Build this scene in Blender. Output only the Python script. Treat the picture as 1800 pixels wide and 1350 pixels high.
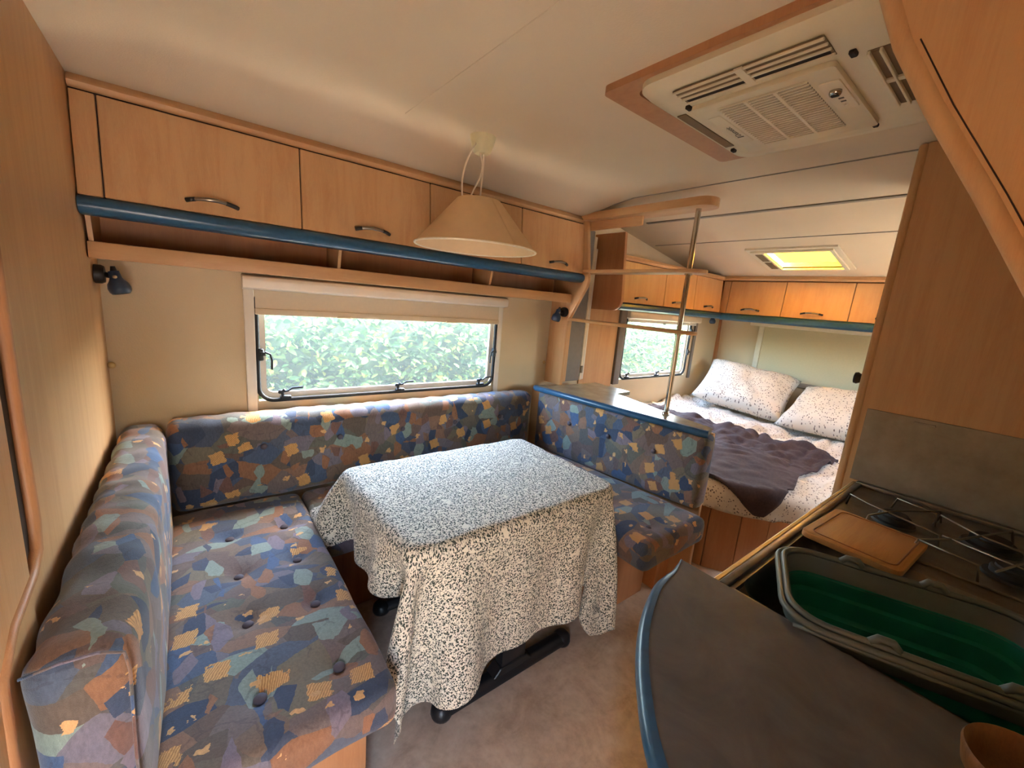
import bpy, bmesh, math, random
import numpy as np
from mathutils import Vector, Matrix, noise as mnoise

random.seed(7)
rng = np.random.default_rng(11)
scene = bpy.context.scene
for o in list(bpy.data.objects):
    bpy.data.objects.remove(o)
COL = scene.collection

# ------------------------------------------------------------------ camera
cd = bpy.data.cameras.new('camera')
cam = bpy.data.objects.new('camera', cd)
COL.objects.link(cam)
cd.sensor_width = 36.0
cd.sensor_fit = 'HORIZONTAL'
cd.lens = 724.61 / 1800.0 * 36.0
cd.clip_start = 0.02
_p, _r, _y = (math.radians(a) for a in (11.2324, 4.8603, 38.5653))
_f = Vector((math.sin(_y) * math.cos(_p), math.cos(_y) * math.cos(_p), -math.sin(_p)))
_rt = Vector((math.cos(_y), -math.sin(_y), 0))
_up = _rt.cross(_f)
_R = _rt * math.cos(_r) + _up * math.sin(_r)
_U = _up * math.cos(_r) - _rt * math.sin(_r)
_m = Matrix((_R, _U, -_f)).transposed().to_4x4()
_m.translation = Vector((0.2326, -2.0136, 1.3660))
cam.matrix_world = _m
scene.camera = cam

# ------------------------------------------------------------------ sky, sun, exposure
world = bpy.data.worlds.new('sky')
scene.world = world
world.use_nodes = True
wn = world.node_tree
wn.nodes.clear()
wo = wn.nodes.new('ShaderNodeOutputWorld')
wb = wn.nodes.new('ShaderNodeBackground')
ws = wn.nodes.new('ShaderNodeTexSky')
ws.sky_type = 'NISHITA'
ws.sun_disc = False
ws.sun_elevation = math.radians(52)
ws.sun_rotation = math.radians(95)
ws.air_density = 1.0
ws.dust_density = 3.5
ws.ozone_density = 0.2
wb.inputs['Strength'].default_value = 1.5
wn.links.new(ws.outputs['Color'], wb.inputs['Color'])
wn.links.new(wb.outputs['Background'], wo.inputs['Surface'])

sd = bpy.data.lights.new('sun', 'SUN')
sun = bpy.data.objects.new('sun', sd)
COL.objects.link(sun)
sd.energy = 10.0
sd.angle = math.radians(0.6)
sd.color = (1.0, 0.93, 0.80)
sun.rotation_euler = Vector((-0.60, 0.20, -0.77)).to_track_quat('-Z', 'Y').to_euler()



def portal(name, loc, normal, w, h):
    """sampling aid only: marks an opening of the van for the sky light, emits nothing itself"""
    ld = bpy.data.lights.new(name, 'AREA')
    ld.shape = 'RECTANGLE'
    ld.size, ld.size_y = w, h
    ld.cycles.is_portal = True
    o = bpy.data.objects.new(name, ld)
    COL.objects.link(o)
    o.location = loc
    o.rotation_euler = Vector(normal).to_track_quat('-Z', 'Z' if abs(normal[2]) < 0.5 else 'Y').to_euler()


portal('portal_window', (1.066, 0.05, 1.09), (0, -1, 0), 1.24, 0.50)
portal('portal_bed_window', (3.395, 0.05, 1.08), (0, -1, 0), 1.0, 0.52)
portal('portal_added_window', (3.30, -2.25, 1.25), (0, 1, 0), 0.82, 0.36)
portal('portal_fill_opening', (0.085, -2.25, 0.605), (0, 1, 0), 0.18, 1.10)

vs = scene.view_settings
scene.display_settings.display_device = 'sRGB'
vs.view_transform = 'Standard'
vs.look = 'None'
vs.gamma = 1.0
vs.use_curve_mapping = False
vs.exposure = 2.88


# ------------------------------------------------------------------ helpers
def srgb(r, g, b):
    def c(v):
        v /= 255.0
        return v / 12.92 if v <= 0.04045 else ((v + 0.055) / 1.055) ** 2.4
    return (c(r), c(g), c(b), 1.0)


class NT:
    """small wrapper to write node materials"""
    def __init__(self, name):
        self.m = bpy.data.materials.new(name)
        self.m.use_nodes = True
        self.t = self.m.node_tree
        self.t.nodes.clear()
        self.out = self.t.nodes.new('ShaderNodeOutputMaterial')

    def n(self, kind, **kw):
        nd = self.t.nodes.new('ShaderNode' + kind)
        for k, v in kw.items():
            if k.startswith('i_'):
                nd.inputs[k[2:].replace('_', ' ')].default_value = v
            else:
                setattr(nd, k, v)
        return nd

    def l(self, a, b):
        self.t.links.new(a, b)

    def ramp(self, fac, stops, interp='LINEAR'):
        r = self.t.nodes.new('ShaderNodeValToRGB')
        r.color_ramp.interpolation = interp
        e = r.color_ramp.elements
        while len(e) < len(stops):
            e.new(0.5)
        for i, (p, c) in enumerate(stops):
            e[i].position = p
            e[i].color = c
        self.l(fac, r.inputs['Fac'])
        return r.outputs['Color']

    def math(self, op, a, b=None, c=None):
        nd = self.t.nodes.new('ShaderNodeMath')
        nd.operation = op
        for i, v in enumerate((a, b, c)):
            if v is None:
                continue
            if isinstance(v, (int, float)):
                nd.inputs[i].default_value = v
            else:
                self.l(v, nd.inputs[i])
        return nd.outputs[0]

    def mix(self, fac, a, b, mode='MIX'):
        nd = self.t.nodes.new('ShaderNodeMix')
        nd.data_type = 'RGBA'
        nd.blend_type = mode
        for i, v in ((0, fac), (6, a), (7, b)):
            if isinstance(v, (int, float)):
                nd.inputs[i].default_value = v
            elif isinstance(v, tuple):
                nd.inputs[i].default_value = v
            else:
                self.l(v, nd.inputs[i])
        return nd.outputs[2]

    def coords(self, which='Object', scale=(1, 1, 1), rot=(0, 0, 0)):
        tc = self.t.nodes.new('ShaderNodeTexCoord')
        mp = self.t.nodes.new('ShaderNodeMapping')
        mp.inputs['Scale'].default_value = scale
        mp.inputs['Rotation'].default_value = rot
        self.l(tc.outputs[which], mp.inputs['Vector'])
        return mp.outputs['Vector']

    def bsdf(self, color, rough=0.5, metal=0.0, spec=0.5, bump=None, bump_d=0.002, sheen=0.0, coat=0.0):
        b = self.t.nodes.new('ShaderNodeBsdfPrincipled')
        if isinstance(color, tuple):
            b.inputs['Base Color'].default_value = color
        else:
            self.l(color, b.inputs['Base Color'])
        if isinstance(rough, (int, float)):
            b.inputs['Roughness'].default_value = rough
        else:
            self.l(rough, b.inputs['Roughness'])
        b.inputs['Metallic'].default_value = metal
        b.inputs['Specular IOR Level'].default_value = spec
        b.inputs['Sheen Weight'].default_value = sheen
        b.inputs['Coat Weight'].default_value = coat
        if bump is not None:
            bp = self.t.nodes.new('ShaderNodeBump')
            bp.inputs['Distance'].default_value = bump_d
            self.l(bump, bp.inputs['Height'])
            self.l(bp.outputs['Normal'], b.inputs['Normal'])
        self.l(b.outputs['BSDF'], self.out.inputs['Surface'])
        return b


def noise(nt, vec, scale, detail=3, rough=0.5, dist=0.0):
    n = nt.n('TexNoise')
    n.inputs['Scale'].default_value = scale
    n.inputs['Detail'].default_value = detail
    n.inputs['Roughness'].default_value = rough
    n.inputs['Distortion'].default_value = dist
    nt.l(vec, n.inputs['Vector'])
    return n


M = {}


def plain(name, col, rough=0.5, metal=0.0, spec=0.5, vary=0.06, scale=30, coat=0.0):
    nt = NT(name)
    v = nt.coords('Object')
    n = noise(nt, v, scale, 3)
    lo = tuple(c * (1 - vary) for c in col[:3]) + (1,)
    hi = tuple(min(1, c * (1 + vary)) for c in col[:3]) + (1,)
    c = nt.ramp(n.outputs['Fac'], [(0.3, lo), (0.7, hi)])
    nt.bsdf(c, rough, metal, spec, coat=coat)
    M[name] = nt.m
    return nt.m


def wood(name, light, dark, grain=(14, 14, 0.9), rough=0.42):
    nt = NT(name)
    v = nt.coords('Object', grain)
    n1 = noise(nt, v, 2.2, 5, 0.6, 0.6)
    v2 = nt.coords('Object', tuple(g * 6 for g in grain))
    n2 = noise(nt, v2, 6, 2, 0.6)
    v3 = nt.coords('Object', (1, 1, 0.6))
    n3 = noise(nt, v3, 3.0, 2)
    a = nt.math('MULTIPLY_ADD', n2.outputs['Fac'], 0.35, n1.outputs['Fac'])
    a = nt.math('MULTIPLY_ADD', n3.outputs['Fac'], 0.5, a)
    c = nt.ramp(a, [(0.55, dark), (1.15 if False else 1.0, light)])
    nt.bsdf(c, rough, 0, 0.4, bump=n2.outputs['Fac'], bump_d=0.0003)
    M[name] = nt.m
    return nt.m


WL, WD = srgb(205, 160, 113), srgb(190, 139, 93)
wood('wood_v', WL, WD)                                  # vertical grain
wood('wood_x', WL, WD, (0.9, 14, 14))                   # grain along x
wood('wood_y', WL, WD, (14, 0.9, 14))
wood('wood_deep', srgb(184, 132, 90), srgb(167, 112, 73))
wood('wood_dark', srgb(150, 92, 52), srgb(122, 72, 40))
wood('board_wood', srgb(196, 140, 80), srgb(170, 112, 58), (0.8, 12, 12), 0.55)
wood('bowl_wood', srgb(136, 88, 46), srgb(98, 58, 28), (10, 10, 2), 0.5)
plain('blue_trim', srgb(42, 82, 112), 0.28, vary=0.12, scale=60)
plain('blue_lamp', srgb(38, 58, 84), 0.3, vary=0.15, scale=120)
plain('black', srgb(22, 22, 24), 0.45)
plain('table_black', srgb(24, 26, 30), 0.4)
plain('rubber', srgb(20, 20, 22), 0.6)
plain('white_plastic', srgb(226, 218, 204), 0.4, vary=0.02)
plain('cream_plastic', srgb(222, 208, 182), 0.45, vary=0.03)
plain('grey_plastic', srgb(120, 112, 104), 0.5)
plain('blind_cloth', srgb(212, 196, 170), 0.85, vary=0.02, scale=80)
plain('front_blind', srgb(206, 192, 156), 0.85, vary=0.02, scale=80)
plain('chrome', srgb(200, 196, 188), 0.14, 1.0, vary=0.02)
plain('handle_metal', srgb(150, 140, 126), 0.3, 1.0)
plain('handle_dark', srgb(60, 56, 54), 0.4, 0.3)
plain('dark_gap', srgb(52, 32, 20), 0.9)
plain('seam_grey', srgb(150, 138, 122), 0.6)
plain('lamp_cord', srgb(228, 210, 186), 0.5)
plain('lamp_paper', srgb(226, 190, 146), 0.8, vary=0.03, scale=20)
plain('lamp_trim', srgb(240, 224, 196), 0.7)
plain('rose_plastic', srgb(214, 204, 164), 0.4)
plain('grey_rim', srgb(96, 98, 90), 0.45)
plain('burner_black', srgb(40, 36, 32), 0.6)
plain('button_dark', srgb(84, 74, 80), 0.75)
plain('print_grey', srgb(88, 74, 56), 0.6)
plain('vent_dark', srgb(36, 24, 14), 0.8)
plain('vent_mid', srgb(120, 98, 68), 0.7)
plain('ac_plastic', srgb(214, 200, 168), 0.45, vary=0.02)
plain('brown_blanket', srgb(62, 46, 48), 0.9, vary=0.2, scale=90)
plain('mattress', srgb(214, 200, 180), 0.9)

# walls: cream paper
nt = NT('wall_paper')
v = nt.coords('Object')
n = noise(nt, v, 180, 2)
n2 = noise(nt, v, 3, 3)
c = nt.ramp(n2.outputs['Fac'], [(0.3, srgb(206, 186, 152)), (0.7, srgb(214, 195, 162))])
nt.bsdf(c, 0.8, bump=n.outputs['Fac'], bump_d=0.0006)
M['wall_paper'] = nt.m
nt = NT('ceiling_board')
v = nt.coords('Object')
n = noise(nt, v, 220, 2)
n2 = noise(nt, v, 2, 3)
c = nt.ramp(n2.outputs['Fac'], [(0.3, srgb(216, 196, 166)), (0.7, srgb(223, 205, 176))])
nt.bsdf(c, 0.75, bump=n.outputs['Fac'], bump_d=0.0004)
M['ceiling_board'] = nt.m

# vinyl floor
nt = NT('vinyl_floor')
v = nt.coords('Object')
n1 = noise(nt, v, 7, 6, 0.62, 0.8)
n2 = noise(nt, v, 38, 4, 0.6)
a = nt.math('MULTIPLY_ADD', n2.outputs['Fac'], 0.5, n1.outputs['Fac'])
c = nt.ramp(a, [(0.55, srgb(182, 160, 140)), (0.8, srgb(210, 190, 170)), (1.0, srgb(224, 208, 190))])
nt.bsdf(c, 0.42, 0, 0.4)
M['vinyl_floor'] = nt.m

# dark laminate worktop
nt = NT('dark_laminate')
v = nt.coords('Object')
n1 = noise(nt, v, 9, 6, 0.65, 0.6)
c = nt.ramp(n1.outputs['Fac'], [(0.35, srgb(78, 75, 75)), (0.7, srgb(104, 100, 98))])
r = nt.ramp(n1.outputs['Fac'], [(0.3, (0.42,) * 3 + (1,)), (0.7, (0.55,) * 3 + (1,))])
nt.bsdf(c, r, 0, 0.35)
M['dark_laminate'] = nt.m
# grey ledge laminate
nt = NT('ledge_laminate')
v = nt.coords('Object')
n1 = noise(nt, v, 12, 5, 0.6)
c = nt.ramp(n1.outputs['Fac'], [(0.35, srgb(128, 120, 98)), (0.7, srgb(150, 142, 118))])
nt.bsdf(c, 0.2, 0, 0.5)
M['ledge_laminate'] = nt.m

# brushed steel
nt = NT('steel')
v = nt.coords('Object', (3, 60, 60))
n1 = noise(nt, v, 8, 3, 0.6)
v2 = nt.coords('Object')
n2 = noise(nt, v2, 14, 4, 0.65)
c = nt.ramp(n2.outputs['Fac'], [(0.3, srgb(116, 108, 98)), (0.65, srgb(150, 143, 132))])
rr = nt.math('MULTIPLY_ADD', n1.outputs['Fac'], 0.25, 0.25)
nt.bsdf(c, rr, 0.9, 0.5)
M['steel'] = nt.m
nt = NT('splash_metal')
v = nt.coords('Object')
n1 = noise(nt, v, 9, 5, 0.65)
c = nt.ramp(n1.outputs['Fac'], [(0.3, srgb(136, 124, 106)), (0.7, srgb(164, 152, 134))])
nt.bsdf(c, 0.5, 0.35, 0.4)
M['splash_metal'] = nt.m
plain('edge_strip', srgb(206, 176, 120), 0.4, 0.3)


# upholstery: abstract patches
def fabric():
    nt = NT('patch_fabric')
    v = nt.coords('Object')

    def warp(vec, scale, amt):
        nd = noise(nt, vec, scale, 3, 0.6)
        sub = nt.n('VectorMath', operation='SUBTRACT')
        sub.inputs[1].default_value = (0.5, 0.5, 0.5)
        nt.l(nd.outputs['Color'], sub.inputs[0])
        off = nt.n('VectorMath', operation='SCALE')
        off.inputs['Scale'].default_value = amt
        nt.l(sub.outputs[0], off.inputs[0])
        add = nt.n('VectorMath', operation='ADD')
        nt.l(vec, add.inputs[0]); nt.l(off.outputs[0], add.inputs[1])
        return add.outputs[0]

    def vor(scale, seed, rot, stretch=(1, 1, 1), metric='EUCLIDEAN', wa=0.03, ws=12):
        mp = nt.n('Mapping')
        mp.inputs['Location'].default_value = (seed, seed * 1.7, seed * 0.6)
        mp.inputs['Rotation'].default_value = rot
        mp.inputs['Scale'].default_value = stretch
        nt.l(warp(v, ws, wa), mp.inputs['Vector'])
        t = nt.n('TexVoronoi', distance=metric)
        t.inputs['Scale'].default_value = scale
        nt.l(mp.outputs['Vector'], t.inputs['Vector'])
        return t

    def chan(t, i):
        s = nt.n('SeparateColor')
        nt.l(t.outputs['Color'], s.inputs[0])
        return s.outputs[i]

    def pal(fac, cols):
        return nt.ramp(fac, [(i / len(cols), c) for i, c in enumerate(cols)], 'CONSTANT')
    a = vor(9.6, 0.3, (0.4, 0.7, 0.5), (1, 1.3, 1.1), 'EUCLIDEAN', 0.012, 30)
    col = pal(chan(a, 0), [srgb(108, 96, 82), srgb(84, 92, 106), srgb(118, 98, 82), srgb(108, 88, 80), srgb(92, 88, 82), srgb(118, 106, 86),
                           srgb(74, 82, 98), srgb(114, 98, 92), srgb(98, 96, 84), srgb(104, 84, 72)])
    # angular shards
    b = vor(12.2, 4.1, (0.9, 0.2, 0.8), (0.8, 1.6, 1.2), 'EUCLIDEAN', 0.010, 30)
    m = nt.math('GREATER_THAN', chan(b, 0), 0.50)
    col = nt.mix(m, col, pal(chan(b, 1), [srgb(74, 88, 110), srgb(136, 102, 80), srgb(130, 144, 132), srgb(116, 100, 94), srgb(60, 70, 90),
                                          srgb(140, 98, 70), srgb(114, 106, 114), srgb(100, 86, 74)]))
    c = vor(18, 6.3, (0.1, 1.1, 0.3), (1.5, 0.8, 1.0), 'EUCLIDEAN', 0.010, 40)
    m = nt.math('GREATER_THAN', chan(c, 0), 0.74)
    col = nt.mix(m, col, pal(chan(c, 1), [srgb(146, 100, 70), srgb(70, 90, 120), srgb(132, 144, 132), srgb(116, 84, 72), srgb(62, 72, 92), srgb(122, 108, 116)]))
    # fine broken outlines between shards
    ed = nt.n('TexVoronoi', feature='DISTANCE_TO_EDGE')
    ed.inputs['Scale'].default_value = 9.5
    nt.l(warp(v, 14, 0.05), ed.inputs['Vector'])
    br = noise(nt, v, 22, 2)
    em = nt.math('MULTIPLY', nt.math('LESS_THAN', ed.outputs['Distance'], 0.022), nt.math('GREATER_THAN', br.outputs['Fac'], 0.5))
    col = nt.mix(nt.math('MULTIPLY', em, 0.25), col, srgb(60, 52, 56))
    # hatched gold patches with ragged edges
    g = vor(11.5, 8.7, (0.3, 0.25, 0.2), (1, 1, 1), 'CHEBYCHEV', 0.022, 70)
    gm = nt.math('MULTIPLY', nt.math('GREATER_THAN', chan(g, 0), 0.66), nt.math('LESS_THAN', g.outputs['Distance'], 0.27))
    vw = nt.coords('Object', (1, 1, 1), (0.5, 0.4, 0.7))
    w = nt.n('TexWave', wave_type='BANDS')
    w.inputs['Scale'].default_value = 70
    w.inputs['Distortion'].default_value = 3
    w.inputs['Detail'].default_value = 2
    nt.l(vw, w.inputs['Vector'])
    gold = nt.ramp(w.outputs['Fac'], [(0.1, srgb(176, 124, 70)), (0.7, srgb(214, 164, 100))])
    col = nt.mix(gm, col, gold)
    h = vor(22, 2.2, (0.8, 0.5, 0.1), (1, 1.5, 1), 'MANHATTAN', 0.03, 40)
    hm = nt.math('MULTIPLY', nt.math('GREATER_THAN', chan(h, 2), 0.88), nt.math('LESS_THAN', h.outputs['Distance'], 0.42))
    col = nt.mix(hm, col, srgb(208, 160, 106))
    # brushed streaks
    st = noise(nt, nt.coords('Object', (60, 60, 22), (0.3, 0.6, 0.4)), 3, 4, 0.7)
    sc = nt.ramp(st.outputs['Fac'], [(0.3, (0.80,) * 3 + (1,)), (0.7, (1.16,) * 3 + (1,))])
    col = nt.mix(1.0, col, sc, 'MULTIPLY')
    wv = noise(nt, v, 700, 1)
    nt.bsdf(col, 0.82, 0, 0.25, bump=wv.outputs['Fac'], bump_d=0.0008, sheen=0.25)
    M['patch_fabric'] = nt.m


fabric()


# small leafy print cotton
def print_cloth(name, scale, ground, ink, thr, thr2, drop=None):
    nt = NT(name)
    v = nt.coords('UV')
    nd = noise(nt, v, scale * 0.9, 2)
    off = nt.n('VectorMath', operation='SCALE')
    off.inputs['Scale'].default_value = 0.9 / scale
    nt.l(nd.outputs['Color'], off.inputs[0])
    add = nt.n('VectorMath', operation='ADD')
    nt.l(v, add.inputs[0]); nt.l(off.outputs[0], add.inputs[1])
    t = nt.n('TexVoronoi')
    t.inputs['Scale'].default_value = scale
    nt.l(add.outputs[0], t.inputs['Vector'])
    m = nt.math('LESS_THAN', t.outputs['Distance'], thr)
    if drop is not None:
        s = nt.n('SeparateColor')
        nt.l(t.outputs['Color'], s.inputs[0])
        m = nt.math('MULTIPLY', m, nt.math('GREATER_THAN', s.outputs[0], drop))
        big = noise(nt, v, scale * 0.25, 2)
        m = nt.math('MULTIPLY', m, nt.math('GREATER_THAN', big.outputs['Fac'], 0.42))
    else:
        n2 = noise(nt, v, scale * 1.3, 2, 0.6, 1.2)
        m2 = nt.math('GREATER_THAN', n2.outputs['Fac'], thr2)
        m = nt.math('MAXIMUM', m, m2)
        m3 = noise(nt, v, scale * 0.18, 2)
        m = nt.math('MULTIPLY', m, nt.math('LESS_THAN', m3.outputs['Fac'], 0.66))
    c = nt.mix(m, ground, ink)
    wv = noise(nt, v, 900, 1)
    nt.bsdf(c, 0.85, 0, 0.25, bump=wv.outputs['Fac'], bump_d=0.0004, sheen=0.1)
    M[name] = nt.m


print_cloth('vine_cotton', 145, srgb(236, 230, 212), srgb(60, 68, 60), 0.39, 0.56)
print_cloth('flower_cotton', 78, srgb(212, 203, 190), srgb(108, 96, 92), 0.32, 0.5, drop=0.30)

# tinted acrylic pane
nt = NT('tinted_pane')
tb = nt.n('BsdfTransparent')
tb.inputs['Color'].default_value = (0.90, 0.93, 0.92, 1)
gb = nt.n('BsdfGlossy')
gb.inputs['Roughness'].default_value = 0.03
mx = nt.n('MixShader')
mx.inputs[0].default_value = 0.05
nt.l(tb.outputs[0], mx.inputs[1]); nt.l(gb.outputs[0], mx.inputs[2])
tl = nt.n('BsdfTranslucent')            # haze of old acrylic, added as a bright veil over the view
tl.inputs['Color'].default_value = (0.95, 0.97, 0.97, 1)
m2 = nt.n('MixShader')
m2.inputs[0].default_value = 0.016
nt.l(mx.outputs[0], m2.inputs[1]); nt.l(tl.outputs[0], m2.inputs[2])
nt.l(m2.outputs[0], nt.out.inputs['Surface'])
M['tinted_pane'] = nt.m

# yellowed translucent hatch dome
nt = NT('hatch_pane')
tl = nt.n('BsdfTranslucent')
tl.inputs['Color'].default_value = (0.62, 0.42, 0.07, 1)
df = nt.n('BsdfDiffuse')
df.inputs['Color'].default_value = (0.8, 0.6, 0.2, 1)
mx = nt.n('MixShader')
mx.inputs[0].default_value = 0.12
nt.l(tl.outputs[0], mx.inputs[1]); nt.l(df.outputs[0], mx.inputs[2])
nt.l(mx.outputs[0], nt.out.inputs['Surface'])
M['hatch_pane'] = nt.m

# green silicone
nt = NT('green_silicone')
v = nt.coords('Object')
n = noise(nt, v, 10, 2)
c = nt.ramp(n.outputs['Fac'], [(0.3, srgb(8, 110, 88)), (0.7, srgb(12, 124, 100))])
nt.bsdf(c, 0.45)
M['green_silicone'] = nt.m

# leaves
nt = NT('leaf')
oi = nt.n('NewGeometry')
c = nt.ramp(oi.outputs['Random Per Island'], [(0.0, srgb(40, 70, 38)), (0.5, srgb(58, 90, 46)), (0.85, srgb(84, 108, 48)), (1.0, srgb(128, 134, 58))])
d1 = nt.n('BsdfPrincipled')
d1.inputs['Roughness'].default_value = 0.6
d1.inputs['Specular IOR Level'].default_value = 0.25
nt.l(c, d1.inputs['Base Color'])
d2 = nt.n('BsdfTranslucent')
nt.l(c, d2.inputs['Color'])
mx = nt.n('MixShader')
mx.inputs[0].default_value = 0.4
nt.l(d1.outputs[0], mx.inputs[1]); nt.l(d2.outputs[0], mx.inputs[2])
nt.l(mx.outputs[0], nt.out.inputs['Surface'])
M['leaf'] = nt.m
plain('hedge_core', srgb(50, 76, 50), 0.9, vary=0.4, scale=14)
plain('pale_ground', srgb(176, 164, 148), 0.9, vary=0.25, scale=40)
plain('outer_skin', srgb(228, 226, 220), 0.5)


# ---- object creation
def world_off(parent):
    v = Vector((0, 0, 0))
    while parent is not None:
        v += parent.location
        parent = parent.parent
    return v


def thing(name, label, cat, loc=(0, 0, 0), group=None):
    o = bpy.data.objects.new(name, None)
    o.empty_display_size = 0.05
    COL.objects.link(o)
    o.location = loc
    o['label'] = label
    o['category'] = cat
    if group:
        o['group'] = group
    return o


def tag(o, label, cat, group=None):
    o['label'] = label
    o['category'] = cat
    if group:
        o['group'] = group
    return o


def obj(name, bm, mat, parent=None, smooth=False, origin=None, label=None):
    """bm holds world coordinates; the object gets its origin at the base of its box"""
    me = bpy.data.meshes.new(name)
    if isinstance(bm, bmesh.types.BMesh):
        bm.normal_update()
        bm.to_mesh(me)
        bm.free()
    else:
        me = bm
    n = len(me.vertices)
    co = np.empty(n * 3)
    me.vertices.foreach_get('co', co)
    co = co.reshape(-1, 3)
    if origin is None:
        lo, hi = co.min(0), co.max(0)
        origin = Vector(((lo[0] + hi[0]) / 2, (lo[1] + hi[1]) / 2, lo[2]))
    origin = Vector(origin)
    co -= np.array(origin)
    me.vertices.foreach_set('co', co.ravel())
    if smooth:
        me.polygons.foreach_set('use_smooth', [True] * len(me.polygons))
        if smooth == 'auto':
            me.set_sharp_from_angle(angle=math.radians(40))
    me.update()
    me.materials.append(M[mat] if isinstance(mat, str) else mat)
    o = bpy.data.objects.new(name, me)
    COL.objects.link(o)
    if parent is not None:
        o.parent = parent
        o.location = origin - world_off(parent)
    else:
        o.location = origin
    if label:
        o['label'] = label
    return o


def struct(name, bm, mat, parent=None, smooth=False, label=None):
    o = obj(name, bm, mat, parent, smooth)
    o['kind'] = 'structure'
    if label:
        o['label'] = label
    return o


def box(x0, x1, y0, y1, z0, z1, bev=0.0, seg=2, bm=None):
    """add a box; bevel it on its own"""
    b = bmesh.new()
    r = bmesh.ops.create_cube(b, size=1.0)
    for v in b.verts:
        v.co = Vector(((x0 + x1) / 2 + v.co.x * (x1 - x0), (y0 + y1) / 2 + v.co.y * (y1 - y0), (z0 + z1) / 2 + v.co.z * (z1 - z0)))
    if bev > 0:
        bmesh.ops.bevel(b, geom=list(b.edges), offset=bev, segments=seg, profile=0.5, affect='EDGES')
    if bm is None:
        return b
    me = bpy.data.meshes.new('t')
    b.to_mesh(me); b.free()
    bm.from_mesh(me)
    bpy.data.meshes.remove(me)
    return bm


def prism(pts, axis, a0, a1, bev=0.0, seg=2, bm=None):
    """extrude a polygon; pts are in the two other axes (x: (y,z), y: (x,z), z: (x,y))"""
    b = bmesh.new()

    def mk(p, a):
        if axis == 'x':
            return (a, p[0], p[1])
        if axis == 'y':
            return (p[0], a, p[1])
        return (p[0], p[1], a)
    va = [b.verts.new(mk(p, a0)) for p in pts]
    vb = [b.verts.new(mk(p, a1)) for p in pts]
    b.faces.new(va)
    b.faces.new(list(reversed(vb)))
    n = len(pts)
    for i in range(n):
        b.faces.new((va[i], vb[i], vb[(i + 1) % n], va[(i + 1) % n]))
    bmesh.ops.recalc_face_normals(b, faces=list(b.faces))
    if bev > 0:
        bmesh.ops.bevel(b, geom=list(b.edges), offset=bev, segments=seg, profile=0.5, affect='EDGES')
    if bm is None:
        return b
    me = bpy.data.meshes.new('t')
    b.to_mesh(me); b.free()
    bm.from_mesh(me)
    bpy.data.meshes.remove(me)
    return bm


def tube(path, r, seg=10, bm=None, closed=False, caps=True):
    """round bar along a path; r a number or one per point"""
    b = bm if bm is not None else bmesh.new()
    P = [Vector(p) for p in path]
    n = len(P)
    rs = r if isinstance(r, (list, tuple)) else [r] * n
    rings = []
    up = None
    for i in range(n):
        if closed:
            t = (P[(i + 1) % n] - P[i - 1]).normalized()
        else:
            t = (P[min(i + 1, n - 1)] - P[max(i - 1, 0)]).normalized()
        if up is None:
            up = Vector((0, 0, 1)) if abs(t.z) < 0.9 else Vector((0, 1, 0))
        s = t.cross(up)
        if s.length < 1e-5:
            s = t.orthogonal()
        s.normalize()
        up = s.cross(t).normalized()
        rings.append([b.verts.new(P[i] + (s * math.cos(a) + up * math.sin(a)) * rs[i]) for a in (2 * math.pi * k / seg for k in range(seg))])
    m = n if closed else n - 1
    for i in range(m):
        A, B = rings[i], rings[(i + 1) % n]
        for k in range(seg):
            b.faces.new((A[k], A[(k + 1) % seg], B[(k + 1) % seg], B[k]))
    if caps and not closed:
        b.faces.new(list(reversed(rings[0])))
        b.faces.new(rings[-1])
    bmesh.ops.recalc_face_normals(b, faces=list(b.faces))
    return b


def lathe(prof, center, axis=(0, 0, 1), seg=40, bm=None):
    """revolve (radius, height) profile about axis through center"""
    b = bm if bm is not None else bmesh.new()
    q = Vector((0, 0, 1)).rotation_difference(Vector(axis).normalized())
    rings = []
    for r, h in prof:
        if r < 1e-6:
            rings.append([b.verts.new(Vector(center) + q @ Vector((0, 0, h)))])
        else:
            rings.append([b.verts.new(Vector(center) + q @ Vector((r * math.cos(2 * math.pi * k / seg), r * math.sin(2 * math.pi * k / seg), h))) for k in range(seg)])
    for A, B in zip(rings, rings[1:]):
        for k in range(seg):
            k2 = (k + 1) % seg
            if len(A) == 1 and len(B) == 1:
                continue
            if len(A) == 1:
                b.faces.new((A[0], B[k], B[k2]))
            elif len(B) == 1:
                b.faces.new((A[k], A[k2], B[0]))
            else:
                b.faces.new((A[k], A[k2], B[k2], B[k]))
    bmesh.ops.recalc_face_normals(b, faces=list(b.faces))
    return b


def round_rect(x0, x1, y0, y1, r, n=6):
    pts = []
    for cx, cy, a0 in ((x1 - r, y1 - r, 0), (x0 + r, y1 - r, 90), (x0 + r, y0 + r, 180), (x1 - r, y0 + r, 270)):
        for k in range(n + 1):
            a = math.radians(a0 + 90 * k / n)
            pts.append((cx + r * math.cos(a), cy + r * math.sin(a)))
    return pts


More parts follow.
